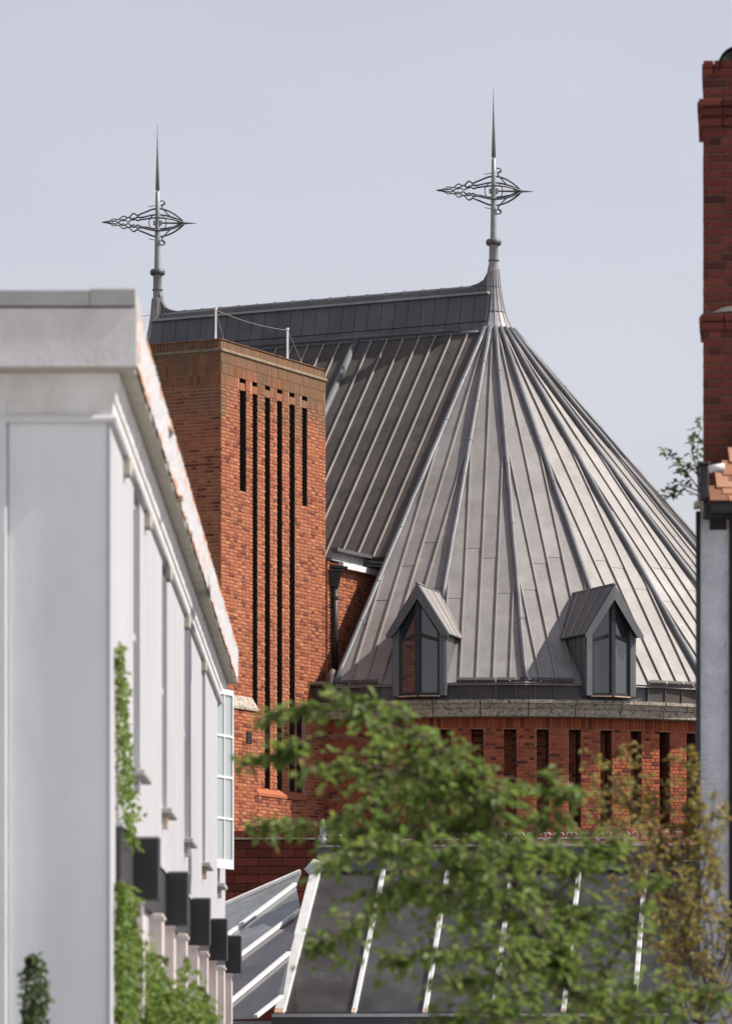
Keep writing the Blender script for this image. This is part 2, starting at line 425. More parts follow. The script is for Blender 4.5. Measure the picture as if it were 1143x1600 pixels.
# ---- main roof
ALEN = 8.56
main = MB()
def mp(a, rho, dz=0, side=-1): return A + U * a + V * (side * rho) + Vector((0, 0, rz(rho) + dz))
RE = 5.2
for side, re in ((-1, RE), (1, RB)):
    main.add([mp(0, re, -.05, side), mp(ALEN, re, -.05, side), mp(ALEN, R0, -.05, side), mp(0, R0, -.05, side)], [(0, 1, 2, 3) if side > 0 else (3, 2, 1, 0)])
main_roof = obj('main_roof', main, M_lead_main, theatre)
ms = .40; nn = (V * -1 * SL + Vector((0, 0, 1))).normalized()
k = 0; a = 0.0; bold = 3.07
cuts = [0.0]; x = .38
while x < ALEN: cuts.append(x); x += ms
for i in range(len(cuts) - 1):
    a0, a1 = cuts[i], cuts[i + 1]
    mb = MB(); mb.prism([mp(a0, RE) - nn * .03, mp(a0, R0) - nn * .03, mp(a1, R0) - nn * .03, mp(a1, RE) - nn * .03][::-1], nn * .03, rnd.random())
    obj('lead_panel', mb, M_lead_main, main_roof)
    if i:
        if abs(a0 - bold) < ms / 2:
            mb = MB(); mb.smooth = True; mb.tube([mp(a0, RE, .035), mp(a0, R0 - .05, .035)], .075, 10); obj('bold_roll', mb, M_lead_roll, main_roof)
        else:
            mb = MB(); mb.smooth = True; mb.smooth = False; mb.beam(mp(a0, RE) + nn * .014, mp(a0, R0) + nn * .014, .020, .062, nn, rnd.random()); obj('seam_roll', mb, M_seam, main_roof)
# left apse behind the tower, plain
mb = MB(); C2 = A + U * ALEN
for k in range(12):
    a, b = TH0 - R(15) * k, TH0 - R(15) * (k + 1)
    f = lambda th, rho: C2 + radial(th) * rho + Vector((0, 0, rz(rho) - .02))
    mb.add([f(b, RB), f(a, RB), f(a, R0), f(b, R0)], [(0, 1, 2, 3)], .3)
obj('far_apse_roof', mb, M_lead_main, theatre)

# ---- ridge: steep lead band, ledge and capping roll
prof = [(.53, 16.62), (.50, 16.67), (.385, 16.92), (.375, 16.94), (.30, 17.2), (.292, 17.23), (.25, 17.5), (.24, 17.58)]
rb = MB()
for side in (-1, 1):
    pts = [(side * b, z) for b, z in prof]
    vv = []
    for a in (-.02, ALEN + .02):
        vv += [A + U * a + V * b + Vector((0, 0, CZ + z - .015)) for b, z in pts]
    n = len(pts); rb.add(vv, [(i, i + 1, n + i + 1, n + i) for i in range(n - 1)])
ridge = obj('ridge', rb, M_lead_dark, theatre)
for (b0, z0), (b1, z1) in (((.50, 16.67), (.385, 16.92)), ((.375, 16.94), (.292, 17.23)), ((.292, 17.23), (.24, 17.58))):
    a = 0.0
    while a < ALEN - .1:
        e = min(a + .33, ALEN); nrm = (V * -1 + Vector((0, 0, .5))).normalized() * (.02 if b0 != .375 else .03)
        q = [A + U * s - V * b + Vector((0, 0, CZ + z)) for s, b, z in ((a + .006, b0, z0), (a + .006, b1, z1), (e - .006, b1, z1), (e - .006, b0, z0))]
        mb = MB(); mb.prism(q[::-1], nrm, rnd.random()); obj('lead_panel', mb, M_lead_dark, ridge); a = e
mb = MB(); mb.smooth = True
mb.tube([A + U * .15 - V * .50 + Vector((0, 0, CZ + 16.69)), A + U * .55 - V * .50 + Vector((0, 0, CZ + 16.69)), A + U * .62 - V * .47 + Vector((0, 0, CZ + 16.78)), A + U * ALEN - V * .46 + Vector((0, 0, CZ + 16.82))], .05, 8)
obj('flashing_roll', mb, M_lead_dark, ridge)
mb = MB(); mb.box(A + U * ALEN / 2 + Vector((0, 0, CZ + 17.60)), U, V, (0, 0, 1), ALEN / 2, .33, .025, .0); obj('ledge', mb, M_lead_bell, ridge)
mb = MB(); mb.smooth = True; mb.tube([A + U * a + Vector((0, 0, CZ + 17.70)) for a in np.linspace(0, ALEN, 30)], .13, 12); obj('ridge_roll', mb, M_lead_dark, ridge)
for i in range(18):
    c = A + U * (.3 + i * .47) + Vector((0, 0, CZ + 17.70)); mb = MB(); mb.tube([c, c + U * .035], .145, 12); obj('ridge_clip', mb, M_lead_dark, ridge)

# ---- spires with weather vanes
def spire(c, s, yaw):
    z0 = CZ
    part = MB(); part.smooth = True
    part.lathe(c, [(.105, 18.15 + z0), (.10, 18.66 + z0), (.12, 18.68 + z0), (.12, 18.70 + z0)], 16)
    sp = obj('spire', part, M_lead_bell, theatre)
    bell = [(.535, 16.58), (.47, 16.74), (.36, 16.94), (.27, 17.18), (.205, 17.46), (.16, 17.75), (.125, 18.15)]
    for k in range(18):
        a0 = R(20) * k + R(3); mb = MB()
        mb.lathe(c, [(r, z + z0) for r, z in bell], 2, a0 + .012, a0 + R(20) - .012, rnd.random())
        obj('lead_panel', mb, M_lead_bell, sp)
    for k in range(18):
        a0 = R(20) * k + R(3); mb = MB(); mb.tube([c + radial(a0) * r + Vector((0, 0, z + z0)) for r, z in bell], .014, 5); obj('seam', mb, M_lead_bell, sp)
    for (r, z) in ((.275, 17.18), (.163, 17.75), (.118, 18.35)):
        mb = MB(); mb.lathe(c, [(r - .02, z - .012 + z0), (r + .008, z - .012 + z0), (r + .008, z + .012 + z0), (r - .02, z + .012 + z0)], 18); obj('band', mb, M_lead_dark, sp)
    mb = MB(); mb.smooth = True
    mb.lathe(c, [(.08, 18.68 + z0), (.15, 18.69 + z0), (.175, 18.73 + z0), (.175, 18.78 + z0), (.15, 18.82 + z0), (.07, 18.84 + z0)], 20); obj('collar', mb, M_lead_dark, sp)
    mb = MB(); mb.smooth = True
    mb.lathe(c, [(.078, 18.83 + z0), (.07, 19.3 + z0), (.055, 20.1 + z0), (.048, 20.60 + z0), (.035, 20.61 + z0), (.035, 20.66 + z0), (.05, 20.665 + z0), (.026, 21.5 + z0), (.006, 22.2 + z0), (.0, 22.21 + z0)], 14); obj('mast', mb, M_steel, sp)
    # weather vane: cage of ribs, arrow to the right, wavy ribbons to the left
    cy, sy = math.cos(yaw), math.sin(yaw); X = Vector((cy, sy, 0)); Y = Vector((-sy, cy, 0)); zc = 19.90 + z0
    def pt(x, z, y=0): return c + X * x + Y * y + Vector((0, 0, zc + z))
    mb = MB(); mb.tube([pt(.05, 0), pt(.45, .0), pt(.6, 0), pt(.9, 0)], [.02, .022, .03, .004], 8); obj('arrow', mb, M_vane, sp)
    def rib(fn, n, r, nm):
        mb = MB(); mb.smooth = True; mb.tube([fn(i / n) for i in range(n + 1)], r, 6); obj(nm, mb, M_vane, sp)
    for k, (amp, yy) in enumerate(((.33, 0), (.22, .16), (.07, -.26), (-.09, .26), (-.21, -.16), (-.32, 0))):
        def fn(t, k=k, amp=amp, yy=yy):
            x = .62 - 1.90 * t
            if x > 0: e = math.cos(math.pi / 2 * min(1, x / .62)) ** .8 if x < .62 else 0
            elif x > -.5: q_ = -x / .5; e = 1 - .44 * (q_ * q_ * (3 - 2 * q_))
            else: e = .56 * max(0, (x + 1.28) / .78)
            q_ = max(0, min(1, (-x - .38) / .15)); fade = max(0, (x + 1.28) / .9) ** .7
            return pt(x, amp * e + .046 * q_ * fade * math.sin((x + .38) * 2 * math.pi / .235 + k * math.pi), yy * e)
        rib(fn, 84, [.02 if i < 48 else .02 - .013 * (i - 48) / 36 for i in range(85)], 'ribbon')
    for sg in (1, -1):
        rib(lambda t: pt(.55 - .42 * t, sg * (.02 + .30 * t ** 1.7)), 14, .014, 'scroll')
        rib(lambda t: pt(.13 - .0 - .03 * math.sin(t * 4), sg * (.32 + .14 * t)), 10, .016, 'scroll')
        rib(lambda t: pt(.10 + .07 * math.sin(-.6 + t * 4.2), sg * (.46 + .05 * math.cos(-.6 + t * 4.2))), 12, .014, 'scroll')
        rib(lambda t: pt(-.05 - .16 * t, sg * (.40 - .03 * t)), 4, .008, 'spike')
    mb = MB(); mb.box(pt(0, 0), X, Y, (0, 0, 1), .10, .05, .05); obj('hub', mb, M_steel, sp)
    mb = MB(); mb.smooth = True; mb.tube([pt(.0 + .2 * math.cos(i / 20 * 6.283), .2 * math.sin(i / 20 * 6.283), .0) for i in range(21)], .011, 6); obj('ring', mb, M_vane, sp)
    return sp
spire(A, 1, R(4)); spire(C2, 1, R(4))

# saddle that sweeps the ridge up into each mast
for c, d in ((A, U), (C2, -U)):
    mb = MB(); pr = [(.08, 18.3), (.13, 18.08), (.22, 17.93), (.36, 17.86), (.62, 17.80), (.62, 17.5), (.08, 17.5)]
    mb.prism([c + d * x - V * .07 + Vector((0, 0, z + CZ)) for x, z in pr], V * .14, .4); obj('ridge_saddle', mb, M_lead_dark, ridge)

# ---- drum wall under the apse roof
RD = 7.3; ZS = CZ + 7.60; ZD0 = CZ + 5.1
def arc_frame(rr):
    def f(s, z):
        th = s / RD; n = radial(th); return A + n * rr + Vector((0, 0, z)), Vector((math.cos(th), math.sin(th), 0)), n
    return f
slots = [R(-4.2 + 5.32 * k) for k in range(-3, 12)]
hw = .128; ZH = CZ + 7.36
holes = [(t * RD - hw, t * RD + hw, CZ + 5.35, ZH) for t in slots]
S0, S1 = RD * R(-60), RD * R(60)
cr = .0742
def arc_core(rr, t0, t1, z0, z1, mb, step=R(1.5)):
    n = max(1, int((t1 - t0) / step)); mb.lathe(A, [(rr, z0), (rr, z1)], n, t0, t1)
mb = MB(); e = [R(-75)]
for t in slots: e += [t - hw / RD, t + hw / RD]
e.append(R(100))
arc_core(RD - .012, R(-75), R(100), ZH, ZS, mb); arc_core(RD - .012, R(-75), R(100), 0, CZ + 5.35, mb)
for i in range(0, len(e), 2): arc_core(RD - .012, e[i], e[i + 1], CZ + 5.35, ZH, mb)
jambs = []
for t in slots:
    t0, t1 = t - hw / RD, t + hw / RD; ri, ro = RD - .42, RD - .012
    arc_core(ri, t0, t1, CZ + 5.35, ZH, mb)
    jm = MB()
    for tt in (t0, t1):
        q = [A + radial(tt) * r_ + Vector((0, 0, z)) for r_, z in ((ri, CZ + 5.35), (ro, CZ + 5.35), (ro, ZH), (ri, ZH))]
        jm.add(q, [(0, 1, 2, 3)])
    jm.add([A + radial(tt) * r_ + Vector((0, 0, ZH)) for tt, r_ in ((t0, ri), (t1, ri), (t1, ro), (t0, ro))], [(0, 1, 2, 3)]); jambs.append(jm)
drum = obj('drum_wall', mb, M_mortar_drum, theatre)
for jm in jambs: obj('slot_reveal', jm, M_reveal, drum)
rects = []
n = int((S1 - S0) / .0755); rects += [(S0 + i * .0755, S0 + i * .0755 + .0655, ZS - .215, ZS - .002) for i in range(n)]
rects += bond(S0, S1, ZD0, ZS - .225, cr, holes, 'english')
lay(drum, rects, arc_frame(RD - .012), M_brick_drum, .014, 300, lambda q: (abs((q[0] + q[1]) / 2 - 1.6) if q[2] > CZ + 6.3 else 99), random.Random(3))
rects = [q for (a, b, c, d) in holes for q in bond(a, b, CZ + 5.35, ZH, cr, [], 'english')]
lay(drum, rects, arc_frame(RD - .42), M_brick_drum, .010, 0, lambda q: 0, random.Random(4), 'recess_brick')
# stone cornice in blocks, lead upstand in panels
th = R(-48); i = 0
while th < R(62):
    dt = R(7.4); mb = MB()
    prof = [(7.22, 7.60), (7.60, 7.60), (7.62, 7.61), (7.63, 7.76), (7.66, 7.77), (7.70, 7.86), (7.74, 7.87), (7.74, 7.94), (7.3, 7.95)]
    k0 = len(mb.v); mb.lathe(A, [(r + rnd.uniform(-.003, .003), z + CZ) for r, z in prof], 5, th + .0012, th + dt - .0012, rnd.random())
    for col in (0, 5): mb.f.append(tuple(k0 + j * 6 + col for j in range(len(prof))))
    obj('cornice_stone', mb, M_stone, drum); th += dt
up = MB(); up.lathe(A, [(7.60, CZ + 7.93), (7.60, CZ + 8.33)], 80, R(-48), R(62)); upst = obj('lead_upstand', up, M_lead_dark, theatre)
th = R(-47)
while th < R(61):
    dt = R(3.05); mb = MB(); mb.lathe(A, [(7.61, 7.945 + CZ), (7.63, 7.95 + CZ), (7.635, 8.28 + CZ), (7.72, 8.31 + CZ), (7.73, 8.345 + CZ), (7.68, 8.40 + CZ)], 2, th + .0016, th + dt - .0016, rnd.random())
    if min(abs(th + dt / 2 - R(-12.9)), abs(th + dt / 2 - R(17.0))) < R(6.2): th += dt; continue
    obj('lead_panel', mb, M_lead_main, upst)
    mb = MB(); mb.tube([A + radial(th) * 7.64 + Vector((0, 0, 7.945 + CZ)), A + radial(th) * 7.65 + Vector((0, 0, 8.28 + CZ))], .016, 6); obj('seam', mb, M_lead_dark, upst); th += dt

# ---- dormers
def dormer(th, yaw):
    n = radial(yaw); t = Vector((math.cos(yaw), math.sin(yaw), 0)); up = Vector((0, 0, 1))
    RF = 7.80; DC = A + radial(th) * RF - n * RF
    def q(x, r, z): return DC + t * x + n * r + up * (CZ + z)
    zb, ze, za = 8.02, 9.30, 10.28; hwid = .56
    body = MB(); body.prism([q(-(hwid - .06), RF - .35, zb), q(hwid - .06, RF - .35, zb), q(hwid - .06, RF - .35, ze), q(0, RF - .35, za - .2), q(-(hwid - .06), RF - .35, ze)], n * -.02)
    d = obj('dormer', body, M_slot, theatre)
    for s in (-1, 1):
        cheek = MB()
        x = s * hwid
        rb_ = lambda z: R0 + (16.67 - z) / SL - .5
        cheek.prism([q(x, RF, zb), q(x, RF, ze), q(x, rb_(ze), ze), q(x, RF - .2, zb)], t * (-s * .05), .3)
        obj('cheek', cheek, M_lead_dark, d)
    for s in (-1, 1):
        for j in range(3):
            r0 = RF - .02 - j * .26
            if s > 0 and j: continue
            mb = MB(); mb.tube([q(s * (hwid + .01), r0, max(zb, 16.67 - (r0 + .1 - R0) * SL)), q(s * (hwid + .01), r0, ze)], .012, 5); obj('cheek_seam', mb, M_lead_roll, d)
        # lead-faced jamb
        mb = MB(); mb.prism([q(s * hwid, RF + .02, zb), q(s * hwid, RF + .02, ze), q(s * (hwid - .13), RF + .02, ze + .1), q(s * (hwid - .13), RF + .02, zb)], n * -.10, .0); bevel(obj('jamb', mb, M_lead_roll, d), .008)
        # roof slope, three lead bays and rolls
        rbk = lambda z: R0 + (16.67 - z) / SL - .35
        a0, a1 = (0, za), (s * (hwid + .09), ze - .04)
        sn = (t * s * (za - ze) + up * (hwid + .09)).normalized()
        rfront, nb = RF + .16, 4
        for j in range(nb):
            f0, f1 = j / nb, (j + 1) / nb
            top0, top1 = rfront + (rbk(za) - rfront) * f0, rfront + (rbk(za) - rfront) * f1
            bot0, bot1 = rfront + (rbk(ze) - rfront) * f0, rfront + (rbk(ze) - rfront) * f1
            mb = MB(); mb.prism([q(*[a0[0], top0, a0[1]]), q(a1[0], bot0, a1[1]), q(a1[0], bot1, a1[1]), q(a0[0], top1, a0[1])], sn * .035, rnd.random()); obj('roof_bay', mb, M_lead_dark if s < 0 else M_lead, d)  # slope away from the sun gets darker lead: shade put into the colour
            if j:
                mb = MB(); mb.tube([q(a0[0], top0, a0[1]) + sn * .04, q(a1[0], bot0, a1[1]) + sn * .04], .016, 6); obj('seam_roll', mb, M_seam, d)
        # verge board
        mb = MB(); mb.prism([q(0, rfront, za + .035), q(s * (hwid + .10), rfront, ze - .02), q(s * (hwid + .10), rfront, ze - .10), q(s * (hwid - .06), rfront, ze - .03), q(0, rfront, za - .27)], n * .03, .1); obj('verge', mb, M_lead_roll if s > 0 else M_lead_dark, d)  # left verge takes the darker lead, its shaded side put into the colour
        # raking soffit between verge and glass
        mb = MB(); mb.prism([q(0, rfront, za - .20), q(s * (hwid - .05), rfront, ze - .02), q(s * (hwid - .05), RF - .15, ze - .02), q(0, RF - .15, za - .20)], up * .03); obj('soffit', mb, M_iron, d)
    mb = MB(); mb.smooth = True; mb.tube([q(0, RF + .18, za + .04), q(0, R0 + (16.67 - za) / SL - .2, za + .04)], .035, 8); obj('ridge_roll', mb, M_lead_dark, d)
    # prow window: two leaves meeting on a projecting mullion
    pr = .11; xi = hwid - .14
    mb = MB(); mb.box(q(0, RF + pr - .03, (zb + za - .2) / 2), t, n, up, .032, .03, (za - .2 - zb) / 2); obj('mullion', mb, M_iron, d)
    ztr = 9.28; zt0 = za - .24; slope = (za - ze) / (hwid + .09)
    for s in (-1, 1):
        e0, e1 = (0.02 * s, RF + pr - .05), (s * xi, RF - .05)
        dirv = (q(e1[0], e1[1], 0) - q(e0[0], e0[1], 0)).normalized(); fn = (t * s * pr + n * xi).normalized()
        def w2(u, z): return q(e0[0] + (e1[0] - e0[0]) * u, e0[1] + (e1[1] - e0[1]) * u, z)
        top = lambda u: zt0 - slope * xi * u
        mb = MB(); mb.prism([w2(.08, zb + .07), w2(.92, zb + .07), w2(.92, top(.92) if top(.92) < ztr - .04 else ztr - .06 - .08), w2(.08, ztr - .04)], fn * .01); obj('pane', mb, M_pane, d)
        mb = MB(); mb.prism([w2(.08, ztr + .04), w2(.92, ztr - .08), w2(.92, top(.92)), w2(.08, top(.08))], fn * .01); obj('pane', mb, M_pane, d)
        fr = MB()
        fr.beam(w2(0, zb + .035), w2(1, zb + .035), .07, .07); fr.beam(w2(.0, ztr), w2(1, ztr - .12), .05, .075)
        fr.beam(w2(.96, zb), w2(.96, top(1) + .12), .05, .06, n); fr.beam(w2(.06, zb + .02), w2(.06, top(0)), .05, .05, n)
        fr.beam(w2(.0, top(0)), w2(1, top(1)), .05, .07)
        obj('window_frame', fr, M_iron, d)
        mb = MB(); mb.beam(w2(.0, zb - .005) + n * .03, w2(1.05, zb - .005) + n * .03, .08, .022); obj('sill', mb, M_rust, d)
    return d
dormer(R(-12.9), R(-15)); dormer(R(16.5), R(22))

# ---- tower
TF = A + U * .608 - V * 7.0                      # far right corner of the lit face
TL = 4.592; TN = TF - V * TL                      # near corner
ZTOP = CZ + (HY - 528) / F * TN.y
NL = Vector((V.y, -V.x, 0))                       # lit face normal (to the right)
ND = -V                                           # dark face normal
def s_of(x):                                      # distance along the lit face seen at column x
    k = (x - CX) / F; return (k * TN.y - TN.x) / (V.x - k * V.y)
def z_on(x, y): s = s_of(x); return CZ + (HY - y) / F * (TN.y + V.y * s)
sl_x = [(374.5, 384), (394.5, 402), (414, 421.5), (433, 440.5), (452.5, 460.5), (472, 479.5)]
TS = [(s_of(a), s_of(b)) for a, b in sl_x]
zhead = z_on(379, 592); zshort = z_on(380, 768); zlong = z_on(434, 1236)
thole = []
for i, (a, b) in enumerate(TS):
    thole.append((a, b, zshort if i in (0, 5) else zlong, zhead))
ex0 = (s_of(464), s_of(471), zlong, z_on(468, 1105)); thole.append(ex0)
TD = 2.6                                          # width of the dark face
Z0 = 0.0
cs = .0712
mb = MB()
def lit(s, z, dpt=0.0): return TN + V * s + NL * dpt + Vector((0, 0, z))
se = sorted({0.0, TL} | {v for h in thole for v in h[:2]}); ze_ = sorted({Z0, ZTOP - .215} | {v for h in thole for v in h[2:]})
for i in range(len(se) - 1):
    for j in range(len(ze_) - 1):
        a, b, c, d = se[i], se[i + 1], ze_[j], ze_[j + 1]; m = ((a + b) / 2, (c + d) / 2)
        if any(h[0] < m[0] < h[1] and h[2] < m[1] < h[3] for h in thole): continue
        mb.add([lit(a, c, -.012), lit(b, c, -.012), lit(b, d, -.012), lit(a, d, -.012)], [(0, 1, 2, 3)])
mb.add([TN - NL * 0 + ND * -.012 + Vector((0, 0, Z0)), TN + ND * -.012 + Vector((0, 0, ZTOP - .215)), TN + U * TD + ND * -.012 + Vector((0, 0, ZTOP - .215)), TN + U * TD + ND * -.012 + Vector((0, 0, Z0))], [(0, 1, 2, 3)])
far = TF + U * TD; nearl = TN + U * TD
for p, q in ((TF - NL * .012, far), (far, nearl)):
    mb.add([p + Vector((0, 0, Z0)), q + Vector((0, 0, Z0)), q + Vector((0, 0, ZTOP)), p + Vector((0, 0, ZTOP))], [(0, 1, 2, 3)])
mb.add([TN + Vector((0, 0, ZTOP - .02)), TF + Vector((0, 0, ZTOP - .02)), far + Vector((0, 0, ZTOP - .02)), nearl + Vector((0, 0, ZTOP - .02))], [(0, 1, 2, 3)])
tower = obj('tower', mb, M_mortar, theatre)
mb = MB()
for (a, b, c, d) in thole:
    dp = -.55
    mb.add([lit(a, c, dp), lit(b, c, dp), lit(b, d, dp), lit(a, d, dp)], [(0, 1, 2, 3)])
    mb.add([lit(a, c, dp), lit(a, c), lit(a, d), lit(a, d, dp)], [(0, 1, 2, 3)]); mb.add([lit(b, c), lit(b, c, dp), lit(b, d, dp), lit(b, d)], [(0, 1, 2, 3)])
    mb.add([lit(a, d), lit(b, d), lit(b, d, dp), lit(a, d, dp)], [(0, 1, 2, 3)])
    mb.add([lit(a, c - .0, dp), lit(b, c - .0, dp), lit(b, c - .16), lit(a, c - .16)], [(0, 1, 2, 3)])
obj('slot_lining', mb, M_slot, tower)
for (a, b, c, d) in thole[:6]:                    # little corbel block in each slot head
    blk = MB(); blk.box(lit(a + .11, d - .16, -.12), V, NL, (0, 0, 1), .11, .12, .075, .6); obj('corbel_block', blk, M_brick_tower, tower)
ZSOL = z_on(379, 600) - .05
def courses(s0, s1, holes):
    out = []; z = ZTOP - .27
    for k in range(3):
        s = s0 + (k % 2) * .037
        while s < s1 - .02:
            e2 = min(s + .0665, s1)
            if e2 - s > .03 and not any(h[0] < e2 and h[1] > s and h[2] < z - .02 and h[3] > z - .2 for h in holes): out.append((s, e2, z - .21, z))
            s += .0755
        z -= .2185
    return out + bond(s0, s1, Z0 + 5.0, z, cs, holes)
fl = lambda s, z: (lit(s, z, -.012), V, NL)
big = random.Random(11)
lay(tower, courses(0, TL, thole), fl, M_brick_tower, .014, 300, lambda q: (q[0] + abs(q[2] - 11) * .08), big)
fd = lambda s, z: (TN + U * (TD - s) + ND * -.012 + Vector((0, 0, z)), -U, ND)
lay(tower, courses(0, TD, []), fd, M_brick_tower, .013, 0, lambda q: 0, big, 'shaded_brick')
# parapet courses and coping
cc = (TN + far) / 2
for hz, z, ins, m in ((.10, ZTOP - .10, .035, M_brick_tower), (.028, ZTOP - .228, -.035, M_stone)):
    mb = MB()
    if m is M_stone:
        mb.box(cc + Vector((0, 0, z)), V, U, (0, 0, 1), TL / 2 - ins, TD / 2 - ins, hz, .4); bevel(obj('string_course', mb, M_string, tower), .01)
    else:
        mb.box(cc + Vector((0, 0, z)), V, U, (0, 0, 1), TL / 2 - ins - .012, TD / 2 - ins - .012, hz, .4); cop = obj('coping', mb, M_mortar, tower)
        for s in np.arange(0, TL - .11, .0755):
            q = MB(); q.box(lit(s + .037 + .04, z, -ins - .05), V, NL, (0, 0, 1), .0328, .06, hz + rnd.uniform(-.004, .008), rnd.random()); obj('coping_brick', q, M_brick_tower, tower)
        q = MB()
        for s in np.arange(.04, TD - .1, .0755): q.box(TN + U * (s + .037) - ND * (ins + .05) + Vector((0, 0, z)), U, ND, (0, 0, 1), .0328, .06, hz + rnd.uniform(-.004, .008), rnd.random())
        obj('shaded_coping_bricks', q, M_brick_tower, tower, kind='stuff')
# raised side strips of the lower stage with weathered stone caps
zl1 = z_on(380, 1111); zl2 = z_on(478, 1124)
for s0, s1, zt in ((0.0, TS[1][0] - .01, zl1), (ex0[1] + .01, TL, zl2)):
    mb = MB(); mb.box(lit((s0 + s1) / 2, zt / 2, .05), V, NL, (0, 0, 1), (s1 - s0) / 2, .05 - .001, zt / 2); pier = obj('pier', mb, M_mortar, tower)
    lay(pier, bond(s0, s1, 5.0, zt, cs, []), lambda s, z: (lit(s, z, .10), V, NL), M_brick_tower, .014, 0, lambda q: 0, big)
    mb = MB(); mb.prism([lit(s0, zt + .002, .15), lit(s0, zt + .06, .15), lit(s0, zt + .30, .002), lit(s0, zt + .002, .002)], V * (s1 - s0), .2); bevel(obj('offset_stone', mb, M_stone, pier), .012)
mb = MB(); mb.prism([lit(TS[1][0], zlong - .16, .13), lit(TS[1][0], zlong - .10, .13), lit(TS[1][0], zlong + .02, -.03), lit(TS[1][0], zlong - .16, -.03)], V * (ex0[1] - TS[1][0]), .6); obj('slot_sill', mb, M_brick_tower, tower)
s0, s1 = TS[1][0], ex0[1]
lay(tower, bond(s0, s1, 5.0, zlong - .17, cs, []), lambda s, z: (lit(s, z, .10), V, NL), M_brick_tower, .014, 0, lambda q: 0, big, 'base_brick')
mb = MB(); mb.box(lit((s0 + s1) / 2, (zlong - .17) / 2, .05), V, NL, (0, 0, 1), (s1 - s0) / 2 - .001, .048, (zlong - .17) / 2); obj('base', mb, M_mortar, tower)
av = MB(); sa = s_of(381); av.box(lit(sa, z_on(381, 1153), .112), V, NL, (0, 0, 1), .11, .012, .12); ab = obj('air_brick', av, M_iron, tower)
for j in range(4):
    q = MB(); q.box(lit(sa, z_on(381, 1153) - .09 + j * .06, .128), V, NL, (0, 0, 1), .10, .006, .017); obj('slat', q, M_timber, ab)
# guard rail posts and cable on the tower roof
for x, yb, yt in ((333.5, 528, 484), (467.5, 560, 516)):
    if x < 345: p = TN + U * .28 + V * .28
    else: p = lit(s_of(x), 0, -.28)
    zt = CZ + (HY - yt) / F * p.y
    mb = MB(); mb.tube([Vector((p.x, p.y, ZTOP - .1)), Vector((p.x, p.y, zt))], .022, 8)
    mb.tube([Vector((p.x, p.y, zt)), Vector((p.x, p.y, zt + .05))], .034, 8); obj('guard_post', mb, M_bar, tower)
    if x < 345: p1 = Vector((p.x, p.y, zt))
    else: p2 = Vector((p.x, p.y, zt))
mb = MB(); mb.tube([p1.lerp(p2, i / 10) - Vector((0, 0, .06 * math.sin(math.pi * i / 10))) for i in range(11)], .006, 5)
mb.tube([p1, p1 + V * .4 + Vector((0, 0, -.62))], .005, 5); mb.tube([p2, p2 + V * .75 + Vector((0, 0, -.66))], .005, 5)
mb.tube([p1, p1 + U * 1.9], .006, 5); obj('guard_cable', mb, M_steel, tower)

# ---- lit wall between tower and apse, eaves, hopper and pipes
W0 = TF + V * .05 + NL * .02
zw = CZ + 12.6
ze1 = rz(RE) - .12
mb = MB(); mb.add([W0 - NL * .012, W0 + V * 4.4 - NL * .012, W0 + V * 4.4 - NL * .012 + Vector((0, 0, ze1 + 2.6 * SL)), W0 + V * 1.75 - NL * .012 + Vector((0, 0, ze1)), W0 - NL * .012 + Vector((0, 0, ze1 - .2))], [(0, 1, 2, 3, 4)])
lw = obj('link_wall', mb, M_mortar, theatre)
lay(lw, bond(0, 4.4, CZ + 7.2, CZ + 11.0, cs, []), lambda s, z: (W0 + V * s - NL * .012 + Vector((0, 0, z)), V, NL), M_brick_tower, .014, 0, lambda q: 0, random.Random(5))
pa, pb = mp(1.5, RE), mp(0.02, RE + .15)
mb = MB(); mb.beam(pa + Vector((0, 0, .02)), pb + Vector((0, 0, .02)), .12, .06); mb.beam(pa + Vector((0, 0, -.06)) - V * .02, pb + Vector((0, 0, -.06)) - V * .02, .10, .03); gut = obj('gutter', mb, M_lead_dark, theatre)
e0 = W0 + NL * .05
for i in range(7):
    mb = MB(); a_ = e0 + V * (.12 + i * .42); mb.prism([a_ + Vector((0, 0, CZ + 11.02)), a_ + V * .40 + Vector((0, 0, CZ + 11.02)), a_ + V * .40 + Vector((0, 0, CZ + 11.20)), a_ + Vector((0, 0, CZ + 11.20))], -NL * .05, rnd.random()); obj('fascia_panel', mb, M_lead_bell, gut)
mb = MB(); mb.beam(e0 + V * .42 + NL * .05 + Vector((0, 0, CZ + 10.94)), e0 + V * 3.1 + NL * .05 + Vector((0, 0, CZ + 10.94)), .12, .12); obj('fascia_ledge', mb, M_bar, gut)
mb = MB(); mb.beam(e0 + V * .1 + NL * .06 + Vector((0, 0, CZ + 11.24)), e0 + V * 3.1 + NL * .06 + Vector((0, 0, CZ + 11.24)), .16, .07); obj('eaves_gutter', mb, M_lead_dark, gut)
def downpipe(top, zbot, nm):
    x, y, z = top
    mb = MB(); mb.smooth = True; mb.tube([Vector((x, y, z - .3)), Vector((x, y, zbot))], .06, 12); d = obj('downpipe', mb, M_iron, theatre)
    q = MB(); q.box((x, y, z), (1, 0, 0), (0, 1, 0), (0, 0, 1), .16, .14, .02)
    a, b = .14, .075
    q.add([(x + s * a, y + t * a * .9, z) for s, t in ((-1, -1), (1, -1), (1, 1), (-1, 1))] + [(x + s * b, y + t * b, z - .34) for s, t in ((-1, -1), (1, -1), (1, 1), (-1, 1))], [(0, 1, 5, 4), (1, 2, 6, 5), (2, 3, 7, 6), (3, 0, 4, 7), (7, 6, 5, 4)])
    bevel(obj('hopper', q, M_iron, d), .01)
    zz = z - .6
    while zz > zbot: q = MB(); q.tube([Vector((x, y, zz)), Vector((x, y, zz + .06))], .075, 12); obj('pipe_socket', q, M_iron, d); zz -= 1.8
